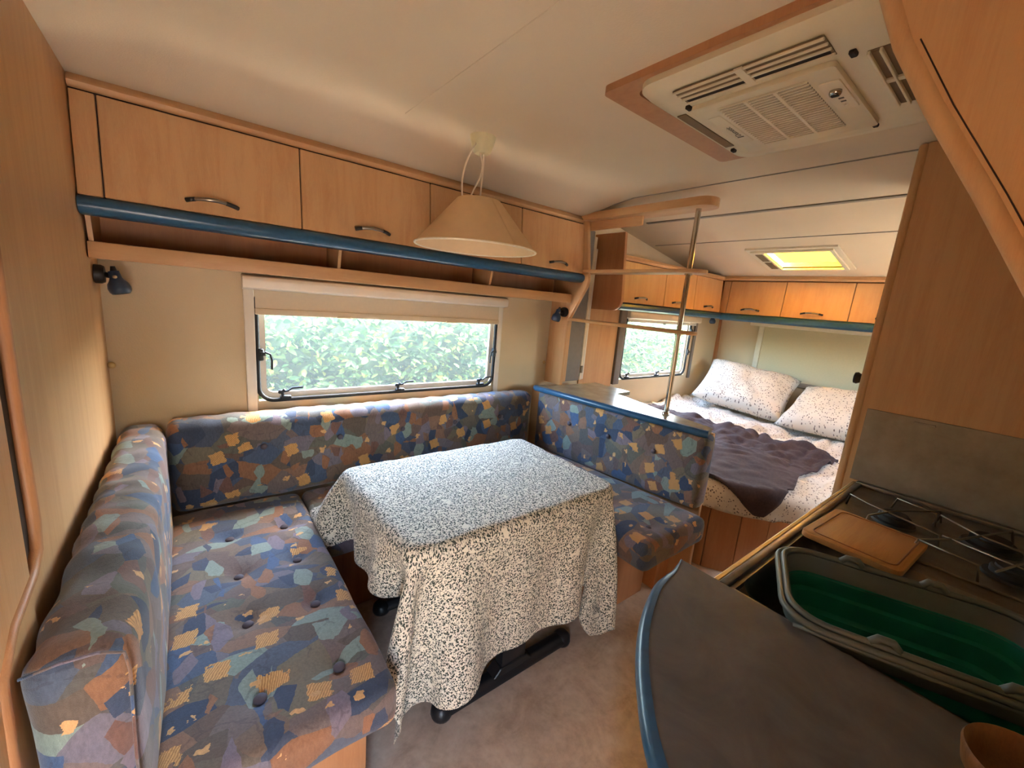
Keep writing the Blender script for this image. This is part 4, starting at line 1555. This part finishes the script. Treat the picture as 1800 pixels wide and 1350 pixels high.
# ---- tablecloth: position based cloth, draped over the table
def sim_cloth():
    sp = 0.0175
    cx0, cx1, cy0, cy1 = 0.435, 1.865, -1.575, -0.235
    nx, ny = int((cx1 - cx0) / sp) + 1, int((cy1 - cy0) / sp) + 1
    X, Y = np.meshgrid(np.linspace(cx0, cx1, nx), np.linspace(cy0, cy1, ny), indexing='ij')
    dx, dy = (cx1 - cx0) / (nx - 1), (cy1 - cy0) / (ny - 1)
    UV = np.stack([X, Y], -1)
    ang = math.radians(4.5)
    mx_, my_ = (TX0 + TX1) / 2, (TY0 + TY1) / 2
    Xr = mx_ + (X - mx_) * math.cos(ang) - (Y - my_) * math.sin(ang)
    Yr = my_ + (X - mx_) * math.sin(ang) + (Y - my_) * math.cos(ang)
    r2 = np.random.default_rng(5)
    # flaps start folded down, corners as soft cones
    ex = np.where(Xr < TX0, Xr - TX0, np.where(Xr > TX1, Xr - TX1, 0.0))
    ey = np.where(Yr < TY0, Yr - TY0, np.where(Yr > TY1, Yr - TY1, 0.0))
    eh = np.hypot(ex, ey)
    fx = np.where(ex < 0, 0.12, 0.45)
    P = np.stack([np.clip(Xr, TX0, TX1) + ex * np.where(np.abs(ey) > 0, 0.35, fx),
                  np.clip(Yr, TY0, TY1) + ey * np.where(np.abs(ex) > 0, 0.35, 0.12),
                  TZ + 0.006 - eh * 0.97], -1)
    P[..., :2] += 0.0008 * r2.standard_normal(X.shape + (2,))
    V = np.zeros_like(P)
    dg = math.hypot(dx, dy)

    def con(A, B, L, k):
        d = P[B] - P[A]
        l = np.sqrt((d * d).sum(-1, keepdims=True)) + 1e-9
        c = d * ((l - L) / l * 0.5 * k)
        P[A] += c
        P[B] -= c
    S = []
    for o in (0, 1):
        S.append((np.s_[o:nx - 1:2, :], np.s_[o + 1:nx:2, :], dx, 1.0))
        S.append((np.s_[:, o:ny - 1:2], np.s_[:, o + 1:ny:2], dy, 1.0))
        S.append((np.s_[o:nx - 1:2, 0:ny - 1], np.s_[o + 1:nx:2, 1:ny], dg, 0.4))
        S.append((np.s_[o:nx - 1:2, 1:ny], np.s_[o + 1:nx:2, 0:ny - 1], dg, 0.4))
    for o in (0, 1, 2, 3):
        S.append((np.s_[o:nx - 2:4, :], np.s_[o + 2:nx:4, :], 2 * dx, 0.6))
        S.append((np.s_[:, o:ny - 2:4], np.s_[:, o + 2:ny:4], 2 * dy, 0.6))
    for o in range(8):
        S.append((np.s_[o:nx - 4:8, :], np.s_[o + 4:nx:8, :], 4 * dx, 0.35))
        S.append((np.s_[:, o:ny - 4:8], np.s_[:, o + 4:ny:8], 4 * dy, 0.35))
    T = []
    for A, B, L, k in S:
        # trim to the same length
        a = np.empty((nx, ny), bool)[A].shape
        c = np.empty((nx, ny), bool)[B].shape
        assert a == c or abs(a[0] - c[0]) <= 1, (a, c)
        T.append((A, B, L, k, (min(a[0], c[0]), min(a[1], c[1]))))
    eps = 0.004
    boxes = [((TX0 - 0.004, TY0 - 0.004, TZ - 0.034), (TX1 + 0.004, TY1 + 0.004, TZ), 'top'),
             ((0.0, -1.262, 0.0), (0.578, -0.0, SZ + 0.006), 'seat'),
             ((0.578, -0.552, 0.0), (1.6, 0.0, SZ + 0.006), 'seat'),
             ((1.590, -1.258, 0.34), (2.1, 0.0, SZ + 0.010), 'seat'),
             ((1.672, -1.03, 0.0), (2.1, 0.0, 0.35), 'seat'),
             ((0.80, -1.08, 0.0), (1.43, -1.0, 0.052), 'seat')]
    pin = (P[..., 0] > TX0 + 0.015) & (P[..., 0] < TX1 - 0.015) & (P[..., 1] > TY0 + 0.015) & (P[..., 1] < TY1 - 0.015)
    pinp = P[pin] * np.array([1, 1, 0]) + np.array([0, 0, TZ + eps])
    dt = 1 / 60
    for step in range(150):
        V[..., 2] -= 9.8 * dt
        V *= 0.95
        Q = P.copy()
        P += V * dt
        for it in range(14):
            for A, B, L, k, sh_ in T:
                a = P[A][:sh_[0], :sh_[1]]
                c = P[B][:sh_[0], :sh_[1]]
                d = c - a
                l = np.sqrt((d * d).sum(-1, keepdims=True)) + 1e-9
                corr = d * ((l - L) / l * 0.5 * k)
                a += corr
                c -= corr
            if it % 3 == 2 or it == 13:
                for lo, hi, kind in boxes:
                    lo_, hi_ = np.array(lo) - eps, np.array(hi) + eps
                    ins = ((P > lo_) & (P < hi_)).all(-1)
                    if not ins.any():
                        continue
                    q = P[ins]
                    pen = np.stack([q[:, 0] - lo_[0], hi_[0] - q[:, 0], q[:, 1] - lo_[1], hi_[1] - q[:, 1], hi_[2] - q[:, 2]], -1)
                    if kind == 'top':
                        pen[:, 4] *= 0.7
                    m = pen.argmin(-1)
                    q0 = Q[ins]
                    for f, (ax, val) in enumerate(((0, lo_[0]), (0, hi_[0]), (1, lo_[1]), (1, hi_[1]), (2, hi_[2]))):
                        s_ = m == f
                        q[s_, ax] = val
                        if f == 4:
                            q[s_, :2] = q0[s_, :2] * 0.85 + q[s_, :2] * 0.15
                    P[ins] = q
                P[..., 2] = np.maximum(P[..., 2], 0.004)
            P[pin] = pinp
        V = (P - Q) / dt
        sp_ = np.sqrt((V * V).sum(-1, keepdims=True))
        V *= np.minimum(1, 3.0 / (sp_ + 1e-9))
    return P, UV, nx, ny


P, UV, nx, ny = sim_cloth()
me = bpy.data.meshes.new('tablecloth')
idx = np.arange(nx * ny).reshape(nx, ny)
F = np.stack([idx[:-1, :-1], idx[1:, :-1], idx[1:, 1:], idx[:-1, 1:]], -1).reshape(-1, 4)
me.from_pydata(P.reshape(-1, 3).tolist(), [], F.tolist())
ul = me.uv_layers.new(name='UVMap')
li = np.empty(len(me.loops), int)
me.loops.foreach_get('vertex_index', li)
ul.data.foreach_set('uv', UV.reshape(-1, 2)[li].ravel())
tc = obj('tablecloth', me, 'vine_cotton', None, True)
m = tc.modifiers.new('smooth', 'SUBSURF'); m.levels = 1; m.render_levels = 1
m = tc.modifiers.new('thickness', 'SOLIDIFY'); m.thickness = 0.0016; m.offset = 1
tag(tc, 'white cotton tablecloth with grey green leaf print draped over the table', 'tablecloth')

# ------------------------------------------------------------------ air conditioner
ac = thing('air_conditioner', 'cream ceiling air conditioner in a beech surround', 'air conditioner', (1.45, -1.5, 1.89))
AX0, AX1, AY0, AY1 = 1.145, 1.815, -1.90, -1.150


def ringz(o, i, z0, z1):
    """frame between two rounded rectangles in plan"""
    b = bmesh.new()
    L = []
    for z in (z0, z1):
        L.append(([b.verts.new((p[0], p[1], z)) for p in o], [b.verts.new((p[0], p[1], z)) for p in i]))
    n = len(o)
    for k in range(n):
        k2 = (k + 1) % n
        b.faces.new((L[0][0][k], L[0][0][k2], L[0][1][k2], L[0][1][k]))
        b.faces.new((L[1][0][k], L[1][1][k], L[1][1][k2], L[1][0][k2]))
        b.faces.new((L[0][0][k], L[1][0][k], L[1][0][k2], L[0][0][k2]))
        b.faces.new((L[0][1][k], L[0][1][k2], L[1][1][k2], L[1][1][k]))
    bmesh.ops.recalc_face_normals(b, faces=list(b.faces))
    return b


obj('wood_surround', ringz(round_rect(AX0, AX1, AY0, AY1, 0.02), round_rect(AX0 + 0.05, AX1 - 0.05, AY0 + 0.07, AY1 - 0.07, 0.03), 1.932, 1.951), 'wood_deep', ac, 'auto')
UX0, UX1, UY0, UY1 = 1.160, 1.765, -1.835, -1.245


def housing():
    """shallow pressed dish upside down, closed, without an outlet recess"""
    b = bmesh.new()
    lv_ = [(0.0, 1.938), (0.0, 1.918), (0.012, 1.906), (0.05, 1.899), (0.10, 1.896)]
    rings = []
    for ins, z in lv_:
        rings.append([b.verts.new((p[0], p[1], z)) for p in round_rect(UX0 + ins, UX1 - ins, UY0 + ins, UY1 - ins, 0.05, 6)])
    for A, B in zip(rings, rings[1:]):
        n = len(A)
        for k in range(n):
            b.faces.new((A[k], A[(k + 1) % n], B[(k + 1) % n], B[k]))
    b.faces.new(rings[-1])
    bmesh.ops.recalc_face_normals(b, faces=list(b.faces))
    return b


hous = obj('housing', housing(), 'ac_plastic', ac, 'auto')
# long outlet along the window side of the van (first along x edge), louvres
def outlet(x0, x1, y0, y1, along_y, z=1.8955):
    b = box(x0, x1, y0, y1, z - 0.0008, z + 0.002)
    o = obj('outlet', b, 'vent_mid', ac, label='air outlet with louvres')
    if along_y:
        w = x1 - x0
        obj('outlet_shade', box(x0 + w * 0.56, x1 - w * 0.04, y0 + 0.006, y1 - 0.006, z - 0.0016, z), 'vent_dark', o)  # no recess is cut; its shade is in this plate's dark colour
        for f in (0.0, 0.28, 0.55, 0.86):
            obj('louvre', box(x0 + w * f, x0 + w * f + 0.006, y0, y1, z - 0.005, z, 0.001, 1), 'ac_plastic', o)
        obj('louvre_post', box(x0 - 0.004, x1 + 0.004, (y0 + y1) / 2 - 0.009, (y0 + y1) / 2 + 0.009, z - 0.006, z, 0.001, 1), 'ac_plastic', o)
    else:
        w = y1 - y0
        obj('outlet_shade', box(x0 + 0.006, x1 - 0.006, y0 + w * 0.5, y1 - w * 0.1, z - 0.0016, z), 'vent_mid', o)
        for f in (0.02, 0.45, 0.90):
            obj('louvre', box(x0, x1, y0 + w * f, y0 + w * f + 0.005, z - 0.008, z, 0.001, 1), 'ac_plastic', o)
        obj('louvre_post', box((x0 + x1) / 2 - 0.008, (x0 + x1) / 2 + 0.008, y0 - 0.003, y1 + 0.003, z - 0.006, z, 0.001, 1), 'ac_plastic', o)
    return o


outlet(1.192, 1.268, -1.648, -1.338, True)
outlet(1.295, 1.575, -1.732, -1.690, False)
b = box(1.318, 1.600, -1.300, -1.275, 1.8965, 1.899)
obj('side_slot', b, 'vent_mid', ac)
for (x, y) in ((1.283, -1.330), (1.625, -1.288), (1.280, -1.672), (1.665, -1.63)):
    obj('catch', box(x - 0.010, x + 0.010, y - 0.006, y + 0.006, 1.888, 1.897, 0.002, 1), 'vent_dark', ac)
# centre panel
cpn = obj('front_panel', prism(round_rect(1.285, 1.652, -1.642, -1.330, 0.012, 4), 'z', 1.884, 1.897, 0.003, 2), 'ac_plastic', ac, 'auto')
obj('grille_back', box(1.312, 1.600, -1.585, -1.392, 1.8832, 1.886), 'vent_dark', cpn)
for k in range(23):
    x = 1.314 + k * (0.284 / 22)
    obj('grille_slat', box(x - 0.0024, x + 0.0024, -1.586, -1.391, 1.8800, 1.8836), 'ac_plastic', cpn)
for y in (-1.5215, -1.4565):
    obj('grille_bar', box(1.312, 1.600, y - 0.0035, y + 0.0035, 1.8792, 1.8838), 'ac_plastic', cpn)
ctl = obj('control_panel', prism(round_rect(1.345, 1.500, -1.636, -1.596, 0.004, 3), 'z', 1.8815, 1.885, 0.001, 1), 'ac_plastic', cpn)
b = lathe([(0, 0), (0.012, 0), (0.0125, -0.004), (0.010, -0.009), (0, -0.0095)], (1.392, -1.617, 1.8815), (0, 0, 1), 20)
obj('knob', b, 'chrome', cpn, True)
obj('sensor', box(1.388, 1.398, -1.624, -1.610, 1.8712, 1.8722, 0.0), 'vent_dark', cpn)
for x in (1.430, 1.448):
    obj('mark', box(x, x + 0.006, -1.622, -1.612, 1.8808, 1.8816), 'print_grey', cpn)
obj('lens', lathe([(0, 0), (0.005, 0), (0.003, -0.003), (0, -0.0035)], (1.470, -1.617, 1.8815), (0, 0, 1), 12), 'white_plastic', cpn, True)
lp = obj('badge_plate', prism(round_rect(1.352, 1.560, -1.378, -1.345, 0.004, 3), 'z', 1.8825, 1.885, 0.001, 1), 'ac_plastic', cpn)


def text_mesh(body, size, origin, mat3, name, mat, parent, ext=0.0004):
    cu = bpy.data.curves.new(name, 'FONT')
    cu.body = body
    cu.size = size
    cu.extrude = ext
    to = bpy.data.objects.new(name, cu)
    COL.objects.link(to)
    dg = bpy.context.evaluated_depsgraph_get()
    me = bpy.data.meshes.new_from_object(to.evaluated_get(dg))
    bpy.data.objects.remove(to)
    me.transform(mat3.to_4x4())
    me.transform(Matrix.Translation(Vector(origin)))
    me.materials.clear()
    return obj(name, me, mat, parent)


text_mesh('Dometic', 0.021, (1.503, -1.368, 1.8822), Matrix(((-1, 0, 0), (0, 1, 0), (0, 0, -1))), 'lettering', 'print_grey', cpn)
obj('logo_mark', box(1.508, 1.514, -1.370, -1.353, 1.8818, 1.8826), 'print_grey', cpn)

# ------------------------------------------------------------------ kitchen
KX0, KX1, KY = 1.045, 2.045, -1.700
KZ = 0.845
kb = thing('kitchen_cabinet', 'beech kitchen base cabinet under the hob and sink', 'cabinet', (1.55, -1.95, 0))
b = bmesh.new()
box(KX0, KX0 + 0.018, NY + 0.003, KY - 0.02, 0.0, KZ - 0.01, bm=b)
box(KX1 - 0.018, KX1, NY + 0.003, KY - 0.02, 0.0, KZ - 0.01, bm=b)
box(KX0 + 0.018, KX1 - 0.018, NY + 0.003, NY + 0.012, 0.0, KZ - 0.01, bm=b)
box(KX0 + 0.018, KX1 - 0.018, NY + 0.012, KY - 0.02, 0.02, 0.09, bm=b)
obj('body', b, 'wood_v', kb)
for a, c in ((1.05, 1.376), (1.381, 1.708), (1.713, 2.04)):
    d = obj('door', box(a, c, KY - 0.020, KY - 0.004, 0.06, 0.80, 0.003, 1), 'wood_v', kb)
    bow_handle((a + c) / 2, KY - 0.004, 0.74, 0.12, d, 'x', 1)
# steel unit with sink opening
ku = thing('hob_sink_unit', 'stained stainless steel hob and sink unit', 'hob', (1.55, -1.95, KZ - 0.03))
SX0, SX1, SY0, SY1 = 1.062, 1.500, -2.160, -1.738
b = bmesh.new()
box(KX0, SX0, NY + 0.01, KY - 0.015, KZ - 0.012, KZ, bm=b)
box(SX1, KX1 - 0.002, NY + 0.01, KY - 0.015, KZ - 0.012, KZ, bm=b)
box(SX0, SX1, SY1, KY - 0.015, KZ - 0.012, KZ, bm=b)
box(SX0, SX1, NY + 0.01, SY0, KZ - 0.012, KZ, bm=b)
bmesh.ops.remove_doubles(b, verts=list(b.verts), dist=1e-5)
obj('tray', b, 'steel', ku)
b = bmesh.new()
box(KX0, KX1 - 0.002, KY - 0.030, KY - 0.012, KZ - 0.002, KZ + 0.010, 0.004, 2, bm=b)
box(KX1 - 0.020, KX1 - 0.002, NY + 0.01, KY - 0.012, KZ - 0.002, KZ + 0.014, 0.005, 2, bm=b)
box(1.56, 1.568, -2.16, -1.76, KZ - 0.001, KZ + 0.006, 0.003, 2, bm=b)
obj('raised_rim', b, 'steel', ku, 'auto')
obj('edge_strip', box(KX0, KX1 - 0.002, KY - 0.013, KY, KZ - 0.03, KZ + 0.008, 0.003, 1), 'edge_strip', ku, 'auto', label='pale gold front edge strip')
# sink bowl
b = bmesh.new()
o_ = round_rect(SX0 - 0.001, SX1 + 0.001, SY0 - 0.001, SY1 + 0.001, 0.05, 6)
lv_ = [(0.0, KZ + 0.001), (0.006, KZ - 0.012), (0.020, KZ - 0.05), (0.024, KZ - 0.07), (0.032, KZ - 0.15), (0.06, KZ - 0.16)]
rings = []
for ins, z in lv_:
    rings.append([b.verts.new((p[0], p[1], z)) for p in round_rect(SX0 + ins, SX1 - ins, SY0 + ins, SY1 - ins, 0.05, 6)])
for A, B in zip(rings, rings[1:]):
    n = len(A)
    for k in range(n):
        b.faces.new((A[k], A[(k + 1) % n], B[(k + 1) % n], B[k]))
b.faces.new(rings[-1])
bmesh.ops.recalc_face_normals(b, faces=list(b.faces))
for f in b.faces:
    f.normal_flip()
obj('sink_bowl', b, 'steel', ku, 'auto')
# burners
for (x, y, r) in ((1.775, -1.855, 0.036), (1.845, -2.035, 0.042), (1.675, -2.075, 0.036)):
    bu = obj('burner', lathe([(0, 0), (r * 1.35, 0), (r * 1.3, 0.006), (r, 0.008), (r, 0.020), (r * 0.9, 0.023), (0, 0.023)], (x, y, KZ), (0, 0, 1), 24), 'burner_black', ku, 'auto')
    obj('burner_cap', lathe([(0, 0.023), (r * 0.82, 0.023), (r * 0.78, 0.028), (0, 0.029)], (x, y, KZ), (0, 0, 1), 24), 'burner_black', bu, 'auto')


def wire(pts):
    return tube(pts, 0.0028, 6)


zt_ = KZ + 0.036
wires = [[(1.800, -1.742, KZ), (1.790, -1.748, zt_), (1.755, -1.80, zt_), (1.700, -1.95, zt_), (1.690, -1.955, KZ)],
         [(1.655, -1.812, KZ), (1.660, -1.818, zt_), (1.775, -1.855, zt_), (1.905, -1.930, zt_), (1.915, -1.935, KZ)],
         [(1.905, -1.828, KZ), (1.900, -1.838, zt_), (1.870, -1.925, zt_), (1.862, -1.93, KZ)],
         [(1.880, -1.925, KZ), (1.870, -1.935, zt_), (1.80, -2.01, zt_), (1.76, -2.15, zt_), (1.76, -2.155, KZ)],
         [(1.605, -1.915, KZ), (1.610, -1.922, zt_), (1.72, -1.985, zt_), (1.93, -2.062, zt_), (1.94, -2.07, KZ)],
         [(1.612, -1.922, zt_), (1.585, -2.024, zt_), (1.580, -2.03, KZ)],
         [(1.70, -1.955, zt_), (1.665, -2.08, zt_), (1.63, -2.16, zt_), (1.63, -2.165, KZ)],
         [(1.585, -2.05, zt_), (1.70, -2.085, zt_), (1.80, -2.14, zt_)]]
ps = thing('pan_support', 'thin wire pan support over the gas burners', 'rack', (1.76, -1.95, KZ))
for wv_ in wires:
    obj('wire', wire(wv_), 'handle_metal', ps, True)

# cutting board with groove
cb = thing('cutting_board', 'wooden cutting board with a groove lying on the hob unit', 'cutting board', (1.53, -1.84, KZ))
R2 = Matrix.Rotation(math.radians(-3), 2)
cxb, cyb = 1.530, -1.838


def rot_pts(pts):
    return [((R2 @ Vector((p[0] - cxb, p[1] - cyb))).x + cxb, (R2 @ Vector((p[0] - cxb, p[1] - cyb))).y + cyb) for p in pts]


obj('board', prism(rot_pts(round_rect(1.405, 1.655, -1.935, -1.742, 0.02, 5)), 'z', KZ + 0.011, KZ + 0.026, 0.003, 2), 'board_wood', cb, 'auto')
gp = rot_pts(round_rect(1.425, 1.640, -1.920, -1.760, 0.016, 4))
obj('groove', tube([(p[0], p[1], KZ + 0.0255) for p in gp], 0.0022, 6, closed=True), 'wood_dark', cb, True)

# collapsible basket in the sink
bs = thing('collapsible_basket', 'green collapsible washing basket with grey rim standing in the sink', 'basket', (1.27, -1.98, 0.70))
ang = math.radians(-24)
bdir = Vector((math.sin(math.radians(22)), -math.cos(math.radians(22))))     # long axis
bsid = Vector((bdir.y, -bdir.x)) * -1                                          # to the window/bed side
bc0 = Vector((1.228, -1.972))


def bpt(a, c):
    p = bc0 + bdir * a + bsid * c
    return (p.x, p.y)


HL, HW = 0.195, 0.132
lev = [(0.0, 0.865), (0.004, 0.838), (0.010, 0.836), (0.012, 0.805), (0.022, 0.802), (0.026, 0.768), (0.040, 0.764), (0.046, 0.712), (0.07, 0.706)]


def rrl(ins, r=0.06):
    return round_rect(-HL + ins, HL - ins, -HW + ins, HW - ins, max(0.02, r - ins * 0.3), 8)


def basket_part(levels, th):
    b = bmesh.new()
    outer = [[b.verts.new((*bpt(*p), z)) for p in rrl(i)] for i, z in levels]
    inner = [[b.verts.new((*bpt(*p), z + (th if k == len(levels) - 1 and z < 0.72 else 0))) for p in rrl(i + th)] for k, (i, z) in enumerate(levels)]
    for L in (outer, inner):
        for A, B in zip(L, L[1:]):
            n = len(A)
            for k in range(n):
                b.faces.new((A[k], A[(k + 1) % n], B[(k + 1) % n], B[k]))
    n = len(outer[0])
    for A, B in ((outer[0], inner[0]), (outer[-1], inner[-1])):
        for k in range(n):
            b.faces.new((A[k], A[(k + 1) % n], B[(k + 1) % n], B[k]))
    return b, outer, inner


b, ou, inn_ = basket_part(lev, 0.0035)
b.faces.new(inn_[-1])
b.faces.new(ou[-1])
bmesh.ops.recalc_face_normals(b, faces=list(b.faces))
obj('basket_body', b, 'green_silicone', bs, 'auto')
b, _, _ = basket_part([(-0.006, 0.872), (-0.004, 0.845), (0.003, 0.832)], 0.011)
bmesh.ops.recalc_face_normals(b, faces=list(b.faces))
obj('inner_band', b, 'grey_rim', bs, 'auto')
for i_, z_, r_ in ((-0.010, 0.870, 0.0062), (-0.001, 0.877, 0.0058)):
    obj('rim', tube([(*bpt(*p), z_) for p in rrl(i_)], r_, 8, closed=True), 'grey_rim', bs, True)
for a, c in ((-0.07, HW), (0.06, HW), (-0.07, -HW), (0.08, -HW)):
    p = bpt(a, c)
    b = bmesh.new()
    q0, q1 = Vector((*bpt(a - 0.018, c), 0.878)), Vector((*bpt(a + 0.018, c), 0.878))
    tube([q0, (q0 * 0.75 + q1 * 0.25) + Vector((0, 0, 0.011)), (q0 * 0.25 + q1 * 0.75) + Vector((0, 0, 0.011)), q1], 0.0065, 8, b)
    obj('handle_hinge', b, 'grey_rim', bs, True)
for c in (HW + 0.007, -HW - 0.007):
    obj('folding_handle', tube([(*bpt(-0.19, c * 0.98), 0.858), (*bpt(-0.10, c), 0.861), (*bpt(0.0, c * 1.01), 0.861), (*bpt(0.10, c), 0.861), (*bpt(0.19, c * 0.98), 0.858)], 0.0055, 8), 'grey_rim', bs, True)

# fold-up worktop end with blue edge
FZ = 0.860
fl = thing('worktop_flap', 'dark grey worktop flap with a curved blue edge in front', 'worktop', (0.8, -1.95, FZ - 0.03))
curve = [(1.034, -1.636), (0.985, -1.640), (0.915, -1.652), (0.850, -1.676), (0.790, -1.706), (0.735, -1.742), (0.690, -1.778), (0.650, -1.815), (0.618, -1.855), (0.596, -1.90), (0.585, -1.95), (0.582, -2.02), (0.582, -2.19)]
cv = []
# smooth with Catmull-Rom
for i in range(len(curve) - 1):
    p0, p1, p2, p3 = [Vector(curve[max(0, min(len(curve) - 1, i + k))]) for k in (-1, 0, 1, 2)]
    for s_ in range(4):
        t_ = s_ / 4
        cv.append(0.5 * ((2 * p1) + (-p0 + p2) * t_ + (2 * p0 - 5 * p1 + 4 * p2 - p3) * t_ ** 2 + (-p0 + 3 * p1 - 3 * p2 + p3) * t_ ** 3))
cv.append(Vector(curve[-1]))
topo = [(p.x, p.y) for p in cv] + [(1.034, -2.19)]
ins_pts = []
for i, p in enumerate(cv):
    a, c = cv[max(0, i - 1)], cv[min(len(cv) - 1, i + 1)]
    d = (c - a).normalized()
    nrm = Vector((-d.y, d.x))
    ins_pts.append(p + nrm * 0.014 * min(1, i / 4))
obj('worktop', prism([(p.x, p.y) for p in ins_pts] + [(1.034, -2.19)], 'z', FZ - 0.026, FZ), 'dark_laminate', fl)
b = bmesh.new()
rings = []
prof = [(0.0, FZ + 0.001)] + [(-0.017 * math.sin(math.radians(180 * k / 8)) - 0.001, FZ - 0.014 + 0.0155 * math.cos(math.radians(180 * k / 8))) for k in range(1, 8)] + [(0.0, FZ - 0.03)]
for i, p in enumerate(ins_pts):
    a, c = ins_pts[max(0, i - 1)], ins_pts[min(len(ins_pts) - 1, i + 1)]
    d = (c - a).normalized()
    nrm = Vector((-d.y, d.x))
    rings.append([b.verts.new((p.x + nrm.x * q[0] * min(1, 0.15 + i / 8), p.y + nrm.y * q[0] * min(1, 0.15 + i / 8), q[1])) for q in prof])
for A, B in zip(rings, rings[1:]):
    for k in range(len(prof)):
        b.faces.new((A[k], A[(k + 1) % len(prof)], B[(k + 1) % len(prof)], B[k]))
b.faces.new(rings[0]); b.faces.new(list(reversed(rings[-1])))
bmesh.ops.recalc_face_normals(b, faces=list(b.faces))
obj('blue_edge', b, 'blue_trim', fl, 'auto', label='rounded blue edge')
obj('support_panel', box(0.70, 1.03, NY + 0.004, -1.80, 0.0, FZ - 0.03, 0.004, 1), 'wood_v', fl)

# wooden bowl
bw = lathe([(0, 0), (0.030, 0), (0.042, 0.006), (0.054, 0.025), (0.058, 0.048), (0.0565, 0.052), (0.053, 0.048), (0.049, 0.026), (0.036, 0.011), (0, 0.009)], (0.935, -2.105, FZ), (0, 0, 1), 40)
tag(obj('wooden_bowl', bw, 'bowl_wood', None, 'auto'), 'small brown wooden bowl on the corner of the dark worktop', 'bowl')

# splash plate, partition, kitchen overhead cabinet
wd = thing('tall_partition', 'tall beech partition panel beside the hob', 'partition', (2.1, -1.93, 0))
obj('panel', box(2.050, 2.072, NY + 0.004, -1.672, 0.0, ceil_z(2.06, -1.9) - 0.001, 0.002, 1), 'wood_v', wd)
obj('edge_strip', box(2.046, 2.076, -1.676, -1.650, 0.0, ceil_z(2.06, -1.9) - 0.001, 0.011, 4), 'wood_v', wd, 'auto', label='rounded front edge strip')
sp_ = thing('splash_plate', 'stained grey metal splash plate on the partition behind the hob', 'splash plate', (2.046, -1.93, 0.86))
obj('plate', box(2.0445, 2.0495, NY + 0.01, -1.690, KZ + 0.013, 1.112, 0.001, 1), 'splash_metal', sp_)
obj('clip', box(2.040, 2.0445, -1.86, -1.81, 1.094, 1.100, 0.001, 1), 'seam_grey', sp_)
hk2 = thing('coat_hook', 'black coat hook sticking out behind the tall partition', 'hook', (2.20, -1.62, 1.19))
obj('back_board', box(2.078, 2.50, -1.672, -1.655, 0.5, 1.80, 0.002, 1), 'wood_v', hk2) if False else None
obj('knob', lathe([(0, 0), (0.012, 0), (0.011, 0.015), (0.014, 0.035), (0.022, 0.050), (0.020, 0.058), (0, 0.06)], (2.20, -1.661, 1.195), (0, 1, 0), 20), 'black', hk2, 'auto')
wr = thing('washroom_cabinet', 'beech washroom cabinet behind the tall partition', 'cabinet', (2.4, -1.93, 0))
obj('body', box(2.077, 2.62, NY + 0.004, -1.660, 0.0, 1.90, 0.004, 1), 'wood_v', wr)

ko = thing('overhead_cabinet', 'beech overhead cabinet end above the worktop at the upper right', 'cabinet', (1.5, -2.05, 1.35))
prof = [(NY + 0.003, 1.33), (-2.065, 1.33), (-2.030, 1.37), (-2.004, 1.415), (-1.934, 1.540), (-1.866, 1.655), (-1.818, 1.745), (-1.780, 1.84), (-1.758, 1.93), (NY + 0.003, 1.93)]
obj('end_panel', prism(prof, 'x', 1.000, 1.018, 0.002, 1), 'wood_v', ko)
obj('edge_strip', tube([(1.009, y, z) for y, z in prof[1:-1]], 0.0125, 10), 'wood_v', ko, True, label='rounded beech edge strip')
obj('groove', tube([(0.9998, y - 0.017, z - 0.003) for y, z in prof[3:-3]], 0.0009, 6), 'dark_gap', ko, True)
obj('body', prism([(NY + 0.004, 1.36), (-2.06, 1.36), (-1.96, 1.54), (-1.82, 1.82), (-1.80, 1.93), (NY + 0.004, 1.93)], 'x', 1.02, 2.044), 'wood_v', ko)

# brass catches on the window wall
tag(obj('wall_stud', lathe([(0, 0), (0.011, 0), (0.012, 0.006), (0.006, 0.010), (0, 0.011)], (0.010, -0.02, 1.03), (0, -1, 0), 16), 'edge_strip', None, True), 'tiny brass stud on the wall corner above the left sofa', 'stud')
tag(obj('wall_stud', lathe([(0, 0), (0.011, 0), (0.012, 0.006), (0.006, 0.010), (0, 0.011)], (2.090, -0.003, 0.99), (0, -1, 0), 16), 'edge_strip', None, True), 'tiny brass stud beside the divider upright', 'stud')
